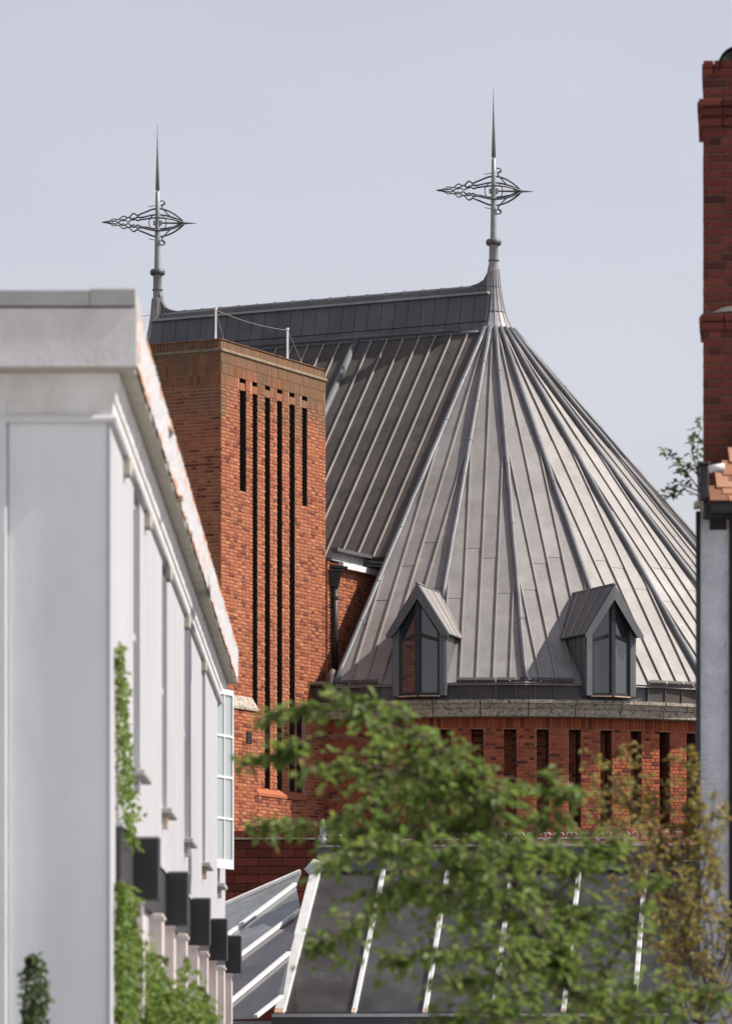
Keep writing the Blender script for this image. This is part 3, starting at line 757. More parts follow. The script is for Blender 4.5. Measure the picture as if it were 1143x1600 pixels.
hp = P(522, 893, (W0 + V * .3).y); downpipe((hp.x + .02, hp.y - .12, hp.z), CZ + 8.7, '')
mb = MB(); mb.beam(hp + Vector((-.1, -.05, .10)), hp + Vector((.28, -.05, .06)), .3, .05); obj('chute', mb, M_iron, theatre)
th = R(-21); hp2 = A + radial(th) * (RD + .12) + Vector((0, 0, PZ(1140, 97.4))); downpipe(hp2, CZ + 3, '')
# rolled verge end at the foot of the apse hip
mb = MB(); mb.smooth = True; c = cone_pt(TH0, RB - .05); mb.tube([c + Vector((-.05, -.02, .28)), c + Vector((-.12, -.04, .16)), c + Vector((-.14, -.04, -.12)), c + Vector((-.14, -.04, -.3))], [.05, .075, .08, .08], 10); obj('verge_stop', mb, M_lead_main, theatre)
mb = MB(); q = [cone_pt(TH0, r, -.28) for r in (RB, 5.3)] + [cone_pt(TH0, r, .02) for r in (5.3, RB)]; mb.prism([p + U * .05 for p in q], U * .04); obj('verge_board', mb, M_lead_bell, theatre)
# hidden rear walls so that the roof rests on something
mb = MB(); zr = rz(RB) - .1
pA, pB = A + V * 7.2, C2 + V * 7.2; mb.add([pA, pB, pB + Vector((0, 0, zr)), pA + Vector((0, 0, zr))], [(0, 1, 2, 3)])
pA, pB = A - V * 4.9 + U * 1.0, C2 - V * 4.9; zr = rz(4.9) - .2; mb.add([pA, pB, pB + Vector((0, 0, zr)), pA + Vector((0, 0, zr))], [(0, 1, 2, 3)])
mb.lathe(C2, [(7.2, 0), (7.2, rz(RB) - .1)], 30, TH0 - math.pi, TH0); obj('rear_wall', mb, M_mortar_drum, theatre)

# ================================================================== BLOCK WALL behind the conservatory
BW = 86.0; bx0, bx1 = PX(180, BW), PX(600, BW); bzt = PZ(1312, BW); bzb = 0
bw = root('block_wall', ((bx0 + bx1) / 2, BW, 0), 'dark red block wall with brick coping below the tower', 'wall')
mb = MB(); mb.abox(bx0, bx1, BW, BW + .3, 0, bzt); core = obj('wall_core', mb, M_mortar_dark, bw)
core.data.materials[0] = M_slot
bh, bl = .158, .44; i = 0; z = bzt - .02
while z > 1.6:
    x = bx0 - (i % 2) * bl / 2
    while x < bx1:
        a, b = max(x, bx0), min(x + bl - .012, bx1)
        if b - a > .05:
            key = ('blk', round(b - a, 3), i % 3); mw = Matrix.Translation(((a + b) / 2, BW - .001, z - bh / 2))
            link('block', brick_box_mesh(b - a, bh - .012, .018, rnd.random(), M_block), core, mw)
        x += bl
    z -= bh; i += 1
mb = MB(); mb.abox(bx0, bx1, BW - .05, BW + .35, bzt, bzt + .03); obj('ledge', mb, M_stone, bw)
x = bx0
while x < bx1 - .05:
    mb = MB(); mb.abox(x, x + .10, BW - .02, BW + .3, bzt + .032, bzt + .15 + rnd.uniform(0, .01), rnd.random()); obj('coping_brick', mb, M_block, bw); x += .112

# ================================================================== CONSERVATORY
cons = root('conservatory', (2.5, 75, 0), 'hipped glass conservatory roof with white bars and ornate ridge cresting', 'glass roof')
be = R(10); fe = Vector((math.cos(be), -math.sin(be), 0)); fnh = Vector((-math.sin(be), -math.cos(be), 0))
c0 = P(437, 1583, 72.5); run = 2.4
ztop = PZ(1356, 75.2); zbot = c0.z; upv = (-fnh * run + Vector((0, 0, ztop - zbot))); Lr = upv.length; upn = upv / Lr
fn3 = fe.cross(upn)
def cf(sx, h): return c0 + fe * sx + upv * h
# columns where bars meet the eave
bars_bot = [437, 553, 664, 770, 880, 990, 1100]; bars_top = [495, 600, 700, 800, 905, 1008, 1110]
pb_ = [ray_plane(x, 1583, c0, fn3) for x in bars_bot]; pt_ = [ray_plane(x, 1358, c0, fn3) for x in bars_top]
frame_m = MB(); a, b = pb_[0], cf(12, 0)
frame_m.beam(a - fe * .1 - fn3 * .06, b - fn3 * .06, .16, .12); frame_m.beam(a + Vector((0, 0, -.16)) - fe * .1, b + Vector((0, 0, -.16)), .25, .2); fr = obj('eaves_beam', frame_m, M_lead_dark, cons)
mb = MB(); mb.beam(a + Vector((0, 0, -.045)) - fe * .1 + fnh * .12, b + Vector((0, 0, -.045)) + fnh * .12, .06, .05); obj('gutter_edge', mb, M_bar, cons)
while len(pb_) < 11:
    pb_.append(pb_[-1] + fe * 1.13); pt_.append(pt_[-1] + fe * 1.13)
for i in range(len(pb_) - 1):
    mb = MB(); mb.prism([pb_[i], pb_[i + 1], pt_[i + 1], pt_[i]], -fn3 * .012, rnd.random()); obj('pane', mb, M_roof_glass, cons)
for i in range(len(pb_)):
    wd = .17 if i == 0 else .075
    mb = MB(); mb.beam(pb_[i] - upn * .04 + fn3 * .03, pt_[i] + fn3 * .03, wd, .06, fn3); bevel(obj('glazing_bar', mb, M_bar, cons), .012)
    mb = MB(); mb.beam(pb_[i] - upn * .06 + fn3 * .015, pb_[i] + upn * .03 + fn3 * .015, wd * .8, .12, fn3); obj('bar_foot', mb, M_rust, cons)
# walls below
mb = MB(); mb.prism([c0 + Vector((0, 0, -.26)), b + Vector((0, 0, -.26)), Vector((b.x, b.y, 0)), Vector((c0.x, c0.y, 0))], -fnh * .12); obj('front_wall', mb, M_white, cons)
iz = PZ(1500, 76.5)
mb = MB(); mb.prism([c0 - fnh * 3.6 + fe * .6, c0 - fnh * 3.6 + fe * 12, c0 - fnh * 3.6 + fe * 12 + Vector((0, 0, iz - c0.z)), c0 - fnh * 3.6 + fe * .6 + Vector((0, 0, iz - c0.z))], -fnh * .1); obj('inner_wall', mb, M_inner, cons)
mb = MB(); mb.prism([c0 - fnh * 3.62 + fe * .6 + Vector((0, 0, iz - c0.z)), c0 - fnh * 3.62 + fe * 12 + Vector((0, 0, iz - c0.z)), c0 - fnh * 2.75 + fe * 12 + Vector((0, 0, ztop - zbot)), c0 - fnh * 2.75 + fe * .75 + Vector((0, 0, ztop - zbot))], -fnh * .1); obj('inner_boarding', mb, M_slate, cons)
mb = MB(); mb.prism([c0 - fnh * 3.3 + fe * 4.75 + Vector((0, 0, -.2)), c0 - fnh * 3.3 + fe * 5.75 + Vector((0, 0, -.2)), c0 - fnh * 3.3 + fe * 5.75 + Vector((0, 0, 1.05)), c0 - fnh * 3.3 + fe * 4.75 + Vector((0, 0, 1.05))], -fnh * .03); obj('glint_panel', mb, M_panel, cons)  # white panel added to stand for a bright reflection in the glass
for k in range(9):
    mb = MB(); a_ = c0 - fnh * .9 + fe * (k * 1.35 + .3) + Vector((0, 0, .62)); mb.beam(a_, a_ - fnh * 2.6, .06, .12); obj('inner_tie', mb, M_bar, cons)
# ridge box with cresting
rt0, rt1 = pt_[0], pt_[-1]
mb = MB(); mb.prism([rt0 + Vector((0, 0, -.04)) + fnh * .08, rt1 + Vector((0, 0, -.04)) + fnh * .08, rt1 + Vector((0, 0, .10)) + fnh * .08, rt0 + Vector((0, 0, .10)) + fnh * .08], -fnh * .5, .2); obj('ridge_flashing', mb, M_lead_dark, cons)
zc_ = PZ(1326, 75.2); hgt = zc_ - rt0.z
i = 0; s = 0.0; Lr_ = (rt1 - rt0).length
while s < Lr_ - .1:
    e2 = min(s + .55, Lr_); mb = MB()
    mb.prism([rt0 + fe * (s + .004) + Vector((0, 0, .102)) + fnh * .03, rt0 + fe * (e2 - .004) + Vector((0, 0, .102)) + fnh * .03, rt0 + fe * (e2 - .004) + Vector((0, 0, hgt)) + fnh * .03, rt0 + fe * (s + .004) + Vector((0, 0, hgt)) + fnh * .03], -fnh * .30, rnd.random()); obj('ridge_panel', mb, M_lead_dark, cons); s = e2
mb = MB(); mb.beam(rt0 + Vector((0, 0, hgt + .012)) + fnh * .03, rt1 + Vector((0, 0, hgt + .012)) + fnh * .03, .05, .03); obj('crest_rail', mb, M_bar, cons)
cm = MB(); cm.smooth = True
def arcp(x0, z0, r, a0, a1, n=8): return [Vector((x0 + r * math.cos(a0 + (a1 - a0) * i / n), 0, z0 + r * math.sin(a0 + (a1 - a0) * i / n))) for i in range(n + 1)]
cm.tube(arcp(-.07, .01, .075, 0, 2.2), .011, 5); cm.tube(arcp(.07, .01, .075, math.pi, math.pi - 2.2), .011, 5)
cm.tube([Vector((0, 0, .0)), Vector((0, 0, .17))], [.012, .006], 5); cm.tube(arcp(-.04, .13, .04, -.3, 3.4), .01, 5); cm.tube(arcp(.04, .13, .04, math.pi + .3, -.2), .01, 5)
crest_me = cm.mesh('crest_ornament'); crest_me.materials.append(M_bar)
s = .12
while s < Lr_:
    o = rt0 + fe * s + Vector((0, 0, hgt + .026)) + fnh * .03
    link('crest_ornament', crest_me, cons, Matrix.Translation(o) @ Matrix.Rotation(-be, 4, 'Z')); s += .21
# finial and hip knob at the left end
fp = rt0 + Vector((.1, -.03, hgt)); mb = MB(); mb.smooth = True
mb.lathe(fp, [(.03, fp.z), (.035, fp.z + .08), (.06, fp.z + .12), (.03, fp.z + .16), (.05, fp.z + .22), (.055, fp.z + .28), (.025, fp.z + .38), (.0, fp.z + .46)], 12); obj('finial', mb, M_bar, cons)
mb = MB(); mb.smooth = True; mb.tube([pt_[0] + Vector((-.16, -.1, -.06)), pt_[0] + Vector((-.02, -.1, .06)), pt_[0] + Vector((.12, -.1, .03))], [.07, .10, .07], 10); obj('hip_cap', mb, M_bar, cons)
# side slope to the left
eh = Vector((.74, -.67, 0)); dh = Vector((-.67, -.74, 0)); dn = (dh * 1.8 + Vector((0, 0, -.93))).normalized(); pn = eh.cross(dn); pn = pn if pn.z > 0 else -pn
pp = P(470, 1425, 74.6)
lines = [((470, 1364), (330, 1425)), ((462, 1384), (330, 1483)), ((470, 1425), (330, 1530)), ((452, 1492), (330, 1594)), ((441, 1560), (400, 1592))]
L3 = [(ray_plane(*p, pp, pn), ray_plane(*q, pp, pn)) for p, q in lines]
for i in range(len(L3) - 1):
    mb = MB(); mb.prism([L3[i][0], L3[i + 1][0], L3[i + 1][1], L3[i][1]], -pn * .012, rnd.random()); obj('side_pane', mb, M_roof_glass_b if i < 2 else M_roof_glass, cons)
for i, (a, b) in enumerate(L3):
    mb = MB(); mb.beam(a + pn * .03, b + pn * .03, .075 if i else .06, .06, pn); bevel(obj('glazing_bar', mb, M_bar, cons), .01)
mb = MB(); mb.abox(-4.5, c0.x, 74.5, 74.7, 0, zbot - .1); obj('side_wall', mb, M_white, cons)

# ================================================================== WHITE BUILDING
D0, WX = 30.0, -1.64; YE = 54.5
wb = root('white_building', (WX - 2, 40, 0), 'white painted building with peeling cornice and tall sash windows', 'building')
def zz(y, d=D0): return PZ(y, d)
wy = [(33.0, 33.9), (37.6, 38.5), (42.2, 43.1), (46.8, 47.7), (51.6, 52.4)]
zs = PZ(1262, 37.6); zt_ = zz(668)
mb = MB()
cur = D0
ztopw = zz(560)
for a, b in wy:
    mb.add([(WX, cur, 0), (WX, a, 0), (WX, a, ztopw), (WX, cur, ztopw)], [(0, 1, 2, 3)])
    mb.add([(WX, a, 0), (WX, b, 0), (WX, b, zs), (WX, a, zs)], [(0, 1, 2, 3)]); mb.add([(WX, a, zt_), (WX, b, zt_), (WX, b, ztopw), (WX, a, ztopw)], [(0, 1, 2, 3)])
    xr = WX - .06
    mb.add([(WX, b, zs), (xr, b, zs), (xr, b, zt_), (WX, b, zt_)], [(0, 1, 2, 3)]); mb.add([(WX, a, zs), (WX, a, zt_), (xr, a, zt_), (xr, a, zs)], [(0, 1, 2, 3)])
    mb.add([(WX, a, zt_), (WX, b, zt_), (xr, b, zt_), (xr, a, zt_)], [(0, 1, 2, 3)])
    cur = b
mb.add([(WX, cur, 0), (WX, YE, 0), (WX, YE, ztopw), (WX, cur, ztopw)], [(0, 1, 2, 3)])
mb.add([(-8, D0 + .04, 0), (WX, D0 + .04, 0), (WX, D0 + .04, ztopw), (-8, D0 + .04, ztopw)], [(0, 1, 2, 3)])
mb.add([(-8, YE, 0), (WX, YE, 0), (WX, YE, ztopw), (-8, YE, ztopw)], [(3, 2, 1, 0)])
mb.add([(-8, D0, 0), (-8, YE, 0), (-8, YE, ztopw), (-8, D0, ztopw)], [(0, 1, 2, 3)])
wall = obj('wall', mb, M_white, wb)
xe = PX(168, D0)
mb = MB(); mb.abox(xe, WX + .004, D0 - .01, D0 + .05, 0, zz(657)); bevel(obj('corner_board', mb, M_white, wb), .008)
mb = MB(); mb.abox(PX(13, D0), xe - .002, D0 + .01, D0 + .038, 0, zz(657)); obj('grey_panel', mb, M_panel, wb)
mb = MB(); mb.abox(PX(-40, D0), PX(11, D0), D0 - .03, D0 + .04, 0, zz(585)); bevel(obj('pilaster', mb, M_trim, wb), .01)
for a, b in wy:
    w_ = MB(); xg = WX - .058
    w_.abox(xg - .004, xg, a, b, zs, zt_); win = obj('window', w_, M_pane, wb)
    f_ = MB()
    for y0, y1 in ((a, a + .05), (b - .05, b)): f_.abox(xg, xg + .03, y0, y1, zs, zt_)
    f_.abox(xg, xg + .025, a + .05, b - .05, zs, zs + .07); f_.abox(xg, xg + .025, a + .05, b - .05, zt_ - .06, zt_); f_.abox(xg, xg + .03, a + .05, b - .05, (zs + zt_) / 2 - .025, (zs + zt_) / 2 + .025)
    obj('sash_frame', f_, M_white, win)
    s_ = MB(); s_.abox(WX - .05, WX + .085, a - .08, b + .08, zs - .05, zs - .004); bevel(obj('sill', s_, M_cap, win), .008)
    c_ = MB(); c_.abox(WX, WX + .045, a + .0, a + .1, zs - .17, zs - .051); obj('sill_bracket', c_, M_rust if a in (37.6, 46.8) else M_white, win)
# cornice, extruded along the side and the front
XO = PX(217, D0); YF = D0 - .20
def cornice(nm, pts, mat, bev=.0):
    """pts: (overhang, z) polygon; swept along the front and the flank, mitred at the corner"""
    mb = MB(); n = len(pts)
    st = [lambda o, z: (-8, D0 - o, z), lambda o, z: (WX + o, D0 - o, z), lambda o, z: (WX + o, YE - 1.2, z)]
    vv = [s(o, z) for s in st for o, z in pts]
    fs = []
    for k in (0, 1): fs += [(k * n + i, k * n + (i + 1) % n, (k + 1) * n + (i + 1) % n, (k + 1) * n + i) for i in range(n)]
    fs += [tuple(reversed(range(n))), tuple(range(2 * n, 3 * n))]
    mb.add(vv, fs); o = obj(nm, mb, mat, wb)
    if bev: bevel(o, bev)
    return o
oh = XO - WX
cornice('bead_moulding', [(0, zz(660)), (.035, zz(660)), (.045, zz(655)), (.035, zz(649)), (0, zz(649))], M_trim)
cornice('cornice_moulding', [(0, zz(648)), (.015, zz(648)), (.02, zz(628)), (.035, zz(625)), (.04, zz(612)), (.055, zz(608)), (.06, zz(584)), (0, zz(584))], M_cornice)
# flank: soffit slab and fascia made as separate pieces
cornice('soffit', [(0, zz(583)), (oh - .02, zz(583)), (oh - .02, zz(570)), (0, zz(570))], M_soffit)
mb = MB(); mb.abox(-8, XO, YF, YF + .03, zz(580), zz(489)); bevel(obj('front_fascia', mb, M_cornice, wb), .006)
fas = MB(); ny, nz = 240, 7; y0, y1 = YF + .03, YE - 1.2
fr_ = random.Random(5)
for i in range(ny + 1):
    y = y0 + (y1 - y0) * i / ny
    for j in range(nz + 1):
        z = zz(581) + (zz(487) - zz(581)) * j / nz
        dx = fr_.uniform(-.006, .004); dz = 0
        if j == 0: dz = max(0, fr_.gauss(.0, .028)); dx -= dz * .3
        if j == nz: dz = -max(0, fr_.gauss(.0, .012))
        fas.v.append((XO + dx, y, z + dz)); fas.t.append({0: 1.0, 1: .35, nz: .75, nz - 1: .3}.get(j, 0.0) + (.35 if y < 31.5 else 0.0))
for i in range(ny):
    for j in range(nz): a = i * (nz + 1) + j; fas.f.append((a, a + nz + 1, a + nz + 2, a + 1))
obj('side_fascia', fas, M_peel, wb)
mb = MB(); mb.abox(WX, XO - .02, y1 - .02, y1, zz(583), zz(489)); obj('fascia_end', mb, M_white, wb)
for (y, j) in ((34.6, .72), (36.6, .03)):
    lump = MB(); lump.smooth = True
    c = Vector((XO + .004, y, zz(578) + (zz(490) - zz(578)) * j)); n_ = 10
    for a in range(5):
        for b in range(n_):
            ph, al = math.pi * a / 4, 2 * math.pi * b / n_; k = .6 + fr_.random() * .7
            lump.v.append((c.x + .028 * math.cos(ph) * k, c.y + .16 * math.sin(ph) * math.cos(al) * k, c.z + .045 * math.sin(ph) * math.sin(al) * k)); lump.t.append(.5)
    for a in range(4):
        for b in range(n_): lump.f.append((a * n_ + b, a * n_ + (b + 1) % n_, (a + 1) * n_ + (b + 1) % n_, (a + 1) * n_ + b))
    obj('broken_render', lump, M_rust, wb)
caps = MB(); x = XO - .01
edges = [XO - .01, PX(142, D0), PX(-30, D0), -4, -6, -8]
for i in range(len(edges) - 1):
    mb = MB(); mb.abox(edges[i + 1] + .003, edges[i], YF - .01, YF + .7, zz(486), zz(461 if i else 459)); bevel(obj('cap_flashing', mb, M_cap, wb), .006)
mb = MB(); mb.abox(WX - .2, XO - .015, YF + .7, y1, zz(486), zz(478)); obj('side_capping', mb, M_cap, wb)
mb = MB(); mb.abox(-8, WX + .01, D0 + .1, YE, zz(570), zz(480)); obj('flat_roof', mb, M_cap, wb)
# small brackets below the bead
for y in (31.6, 34.6, 38.2, 42.2, 46.6):
    mb = MB(); mb.abox(WX, WX + .05, y, y + .22, zz(690), zz(660)); bevel(obj('bracket', mb, M_soffit, wb), .01)
# open casement at the far end
cz0, cz1 = PZ(1358, 52.3), PZ(1078, 52.3)
h0 = Vector((PX(335, 52.0), 52.0, 0)); h1 = Vector((PX(362.5, 52.45), 52.45, 0)); cd = (h1 - h0).normalized(); cw = (h1 - h0).length; cn = Vector((cd.y, -cd.x, 0))
cas = MB(); up = Vector((0, 0, 1))
def cb(mb, u0, u1, z0, z1, t=.02, off=0): mb.box(h0 + cd * (u0 + u1) / 2 + cn * off + up * (z0 + z1) / 2, cd, cn, up, (u1 - u0) / 2, t, (z1 - z0) / 2)
cb(cas, 0, .03, cz0, cz1); cb(cas, cw - .03, cw, cz0, cz1); cb(cas, .03, cw - .03, cz0, cz0 + .10); cb(cas, .03, cw - .03, cz1 - .06, cz1)
cb(cas, cw * .5 - .012, cw * .5 + .012, cz0 + .1, cz1 - .06, .016)
for j in range(1, 4): z = cz0 + .1 + (cz1 - cz0 - .16) * j / 4; cb(cas, .03, cw - .03, z - .012, z + .012, .018)
cso = obj('casement', cas, M_trim, wb)
for i in range(2):
    for j in range(4):
        mb = MB(); z = cz0 + .1 + (cz1 - cz0 - .16) * j / 4; cb(mb, .03 + i * (cw / 2 - .02), cw / 2 + i * (cw / 2 - .03), z, z + (cz1 - cz0 - .16) / 4, .003); obj('pane', mb, M_pane_sky, cso)
# shopfront: dark fascia, console boxes, white posts
zb_, ztf = CZ + 1.275, CZ + 1.70
mb = MB(); mb.abox(WX - .02, WX + .035, D0 + .6, YE - .02, zb_ + .02, ztf - .01); obj('shop_fascia', mb, M_dark, wb)
mb = MB(); mb.abox(WX, WX + .05, D0 + .6, YE - .02, ztf - .008, ztf + .02); obj('fascia_cap', mb, M_white, wb)
posts = [32.22, 35.3, 37.46, 40.0, 42.76, 45.3, 48.05, 50.7, 53.5]
for i, y in enumerate(posts):
    con = i % 2 == 0; wd = .105
    mb = MB(); mb.abox(WX - .02, WX + wd, y, y + .28, 0, zb_ + (0 if con else .018)); po = bevel(obj('post', mb, M_white_shopfront, wb), .006)
    mb = MB(); mb.abox(WX + .004, WX + wd + .012, y - .008, y + .29, zb_ - .03, zb_ - .004); obj('post_cap', mb, M_white_shopfront, po)
    if con:
        mb = MB(); mb.abox(WX - .01, WX + .21, y, y + .36, zb_ + .004, ztf); c_ = bevel(obj('console_box', mb, M_dark, wb), .006)
        mb = MB(); mb.abox(WX - .01, WX + .216, y + .004, y + .365, ztf + .001, ztf + .012); obj('lid', mb, M_white, c_)

# ================================================================== HOUSE ON THE RIGHT
HD = 43.0
hs_ = root('rendered_house', (4.2, HD + 2, 0), 'rendered house with tall dark red brick chimney and clay tiles', 'house')
cx0, cx1 = PX(1098, HD), PX(1098, HD) + .98
rot = R(4.5); HC = Vector((cx0, HD, 0)); hx = Vector((math.cos(rot), math.sin(rot), 0)); hy = Vector((-math.sin(rot), math.cos(rot), 0)); hn = -hy
hy_ = Vector((math.sin(R(4.6)), math.cos(R(4.6)), 0)); hx = Vector((math.cos(R(4.6)), -math.sin(R(4.6)), 0)); hn = -hy_
ctop, csh, cbt = PZ(112, HD), PZ(488, HD), PZ(800, HD)
def hp_(s, d, z): return HC + hx * s + hy_ * d + Vector((0, 0, z))
mb = MB(); mb.box(hp_(.49, .3, (ctop + cbt) / 2), hx, hy_, (0, 0, 1), .478, .288, (ctop - cbt) / 2); chim = obj('chimney', mb, M_mortar_dark, hs_)
fc = lambda s, z: (hp_(s, .012, z), hx, hn)
fs_ = lambda s, z: (hp_(.012, .6 - s, z), -hy_, -hx)
r9 = random.Random(9)
cch = .0762
lay(chim, bond(0, .98, cbt, csh - .02, cch, []), fc, M_brick_chim, .014, 110, lambda q: q[0] + (0 if q[2] > cbt + .8 else 5), r9)
lay(chim, bond(0, .98, csh + .02, ctop, cch, []), fc, M_brick_chim, .013, 180, lambda q: q[0], r9)
lay(chim, bond(0, .6, csh, ctop, cch, []) + bond(0, .6, cbt, csh, cch, []), fs_, M_brick_chim, .013, 0, lambda q: 0, r9, 'side_brick')
def course_ring(z, ov, h, nm='corbel_brick'):
    s = -ov
    while s < .98:
        l = r9.choice((.215, .215, .1)); mb = MB(); mb.box(hp_(s + l / 2, .05 - ov, z), hx, hy_, (0, 0, 1), l / 2 - .005, .06, h / 2, brick_tone(r9)); bevel(obj(nm, mb, M_brick_chim, chim), .008, 2); s += l
    s = .06 - ov
    while s < .55:
        l = .215; mb = MB(); mb.box(hp_(.05 - ov, s + .06 + l / 2, z), hx, hy_, (0, 0, 1), .06, l / 2 - .005, h / 2, brick_tone(r9)); bevel(obj(nm, mb, M_brick_chim, chim), .008, 2); s += l
for y, ov in ((161, .045), (176, .03), (192, .035)): course_ring(PZ(y, HD), ov, .066)
for y, ov in ((100, .0), (112, .0)): course_ring(PZ(y, HD), ov + .002, .066)
for y, ov in ((497, .028), (510, .02)): course_ring(PZ(y, HD), ov, .066)
mb = MB(); mb.smooth = True
for i in range(9):
    for j in range(7):
        u = i / 8; mb.v.append(tuple(hp_(.06 + .42 * u, -.03 + .06 * j / 6, PZ(491, HD) + .10 * math.sin(math.pi * u) * (.25 + .75 * math.sin(math.pi / 2 * j / 6))))); mb.t.append(.4)
for i in range(8):
    for j in range(6): a = i * 7 + j; mb.f.append((a, a + 7, a + 8, a + 1))
obj('mortar_fillet', mb, M_stone, chim)
# clay cowl lying on top: half-round hood
pot = MB(); pot.smooth = True; pc = hp_(.30, .25, PZ(112, HD))
for i, (rr, yy) in enumerate(((.165, -.28), (.175, -.28), (.175, .3), (.15, .3), (.15, -.28))):
    for j in range(13):
        a = math.pi * j / 12; pot.v.append(tuple(pc + hx * (rr * math.cos(a)) + hy_ * yy + Vector((0, 0, rr * 1.3 * math.sin(a) + .0)))); pot.t.append(.5)
for i in range(4):
    for j in range(12): a = i * 13 + j; pot.f.append((a, a + 13, a + 14, a + 1))
obj('chimney_cowl', pot, M_iron, chim)
mb = MB(); mb.box(hp_(.49, .3, ctop + .02), hx, hy_, (0, 0, 1), .44, .25, .03); obj('flaunching', mb, M_timber, chim)
# wall, eaves and tiles in front of the chimney
WD = 42.2
wx0, wx1 = PX(1094, WD), PX(1138, WD)
mb = MB(); mb.abox(wx0, 7.0, WD, WD + .5, 0, PZ(795, WD)); hw_ = obj('wall', mb, M_render, hs_)
mb = MB(); mb.prism([Vector((wx0 * (WD + .5) / WD + .03, WD + .502, 0)), Vector((wx0 + 2.2, WD + .502, 0)), Vector((wx0 + 3.2, WD + 6, 0)), Vector((wx0 * (WD + 6) / WD + .1, WD + 6, 0))], (0, 0, PZ(800, WD))); obj('side_wall', mb, M_render, hs_)
mb = MB(); mb.abox(wx1, wx1 + .2, WD - .06, WD - .001, 0, PZ(800, WD)); obj('timber_post', mb, M_timber, hs_)
mb = MB(); mb.smooth = True
px_ = PX(1089.5, WD); mb.tube([Vector((px_, WD - .05, PZ(800, WD))), Vector((px_, WD - .05, 0))], .022, 8); obj('rainwater_pipe', mb, M_iron, hs_)
mb = MB(); mb.abox(PX(1090, WD) , PX(1104, WD), WD - .25, WD + .1, PZ(786, WD), PZ(732, WD)); mb.abox(PX(1087, WD), PX(1106, WD), WD - .27, WD + .12, PZ(732, WD), PZ(727, WD)); bevel(obj('hopper', mb, M_iron, hs_), .015)
mb = MB(); mb.abox(PX(1083, WD), PX(1096, WD), WD - .2, WD + .0, PZ(796, WD), PZ(787, WD)); obj('hopper_bracket', mb, M_stone, hs_)
mb = MB(); mb.abox(PX(1098, WD), 7.0, WD - .24, WD + .3, PZ(812, WD), PZ(794, WD)); ev = obj('eaves', mb, M_timber, hs_)
mb = MB(); mb.smooth = True; mb.tube([Vector((PX(1106, WD), WD - .32, PZ(800, WD))), Vector((7, WD - .32, PZ(800, WD)))], .045, 10); obj('gutter', mb, M_iron, hs_)
mb = MB(); mb.abox(PX(1108, WD), PX(1134, WD), WD - .02, WD + .0, PZ(828, WD), PZ(812, WD)); obj('bracket', mb, M_timber, hs_)
tr0 = Vector((PX(1105, WD), WD - .30, PZ(790, WD))); pitch = R(42); ups = Vector((0, math.cos(pitch), math.sin(pitch)))
tsn = Vector((0, -math.sin(pitch), math.cos(pitch)))
mb = MB(); mb.prism([tr0 - tsn * .03, tr0 + Vector((3, 0, 0)) - tsn * .03, tr0 + Vector((3, 0, 0)) + ups * 1.6 - tsn * .03, tr0 + Vector((.55, 0, 0)) + ups * 1.6 - tsn * .03], -tsn * .06); rf = obj('roof', mb, M_timber, hs_)
for i in range(11):
    off = (i % 2) * .085 + i * .035
    for j in range(15):
        x = off + j * .168
        t_ = brick_tone(r9); o = tr0 + Vector((x + .08, 0, 0)) + ups * (i * .10 + .11) + tsn * (.008 + r9.uniform(0, .006))
        axn = (ups * .985 + tsn * -.07).normalized(); tn = Vector((1, 0, 0)).cross(axn)
        key = ('tile', round(t_, 1))
        if key not in SHARED:
            q = MB(); q.box((0, 0, 0), (1, 0, 0), (0, 1, 0), (0, 0, 1), .081, .125, .008, key[1]); SHARED[key] = q.mesh('tile'); SHARED[key].materials.append(M_tile)
        mw = Matrix(((1, axn.x, tn.x, o.x), (0, axn.y, tn.y, o.y), (0, axn.z, tn.z, o.z), (0, 0, 0, 1))) @ Matrix.Rotation(r9.uniform(-.02, .02), 4, 'Z')
        link('tile', SHARED[key], rf, mw)
mb = MB(); mb.smooth = True; a = P(1107, 733, WD - .42); mb.tube([a, a + Vector((.14, -.0, .02))], .035, 10); obj('pipe_stub', mb, M_bar, hs_)
# low white wall with grey coping at the lower right
lw_ = root('garden_wall', (PX(1120, 38), 38, 0), 'low white wall with grey coping at the foot of the rendered house', 'wall')
mb = MB(); mb.abox(PX(1076, 38), 6.5, 38, 38.3, 0, PZ(1502, 38)); obj('wall_body', mb, M_white, lw_)
mb = MB(); mb.abox(PX(1072, 38), 6.5, 37.95, 38.35, PZ(1502, 38) + .002, PZ(1496, 38)); bevel(obj('coping', mb, M_cap, lw_), .008)

# ================================================================== PLANTS
def leaf(mb, p, d, n, L, W, tone, fold=.25, lobes=True):
    d = d.normalized(); s = d.cross(n)
    if s.length < 1e-3: s = Vector((1, 0, 0))
    s.normalize(); n = s.cross(d)
    pts = [p, p + d * L * .35 + s * W * .5 + n * W * fold, p + d * L * .75 + s * W * .36 + n * W * fold * .7, p + d * L - n * L * .08, p + d * L * .75 - s * W * .36 + n * W * fold * .7, p + d * L * .35 - s * W * .5 + n * W * fold, p + d * L * .5]
    mb.add(pts, [(0, 1, 6), (1, 2, 6), (2, 3, 6), (3, 4, 6), (4, 5, 6), (5, 0, 6)], tone)
def rv(r, z=1.0): return Vector((r.gauss(0, 1), r.gauss(0, 1), r.gauss(0, z))).normalized()

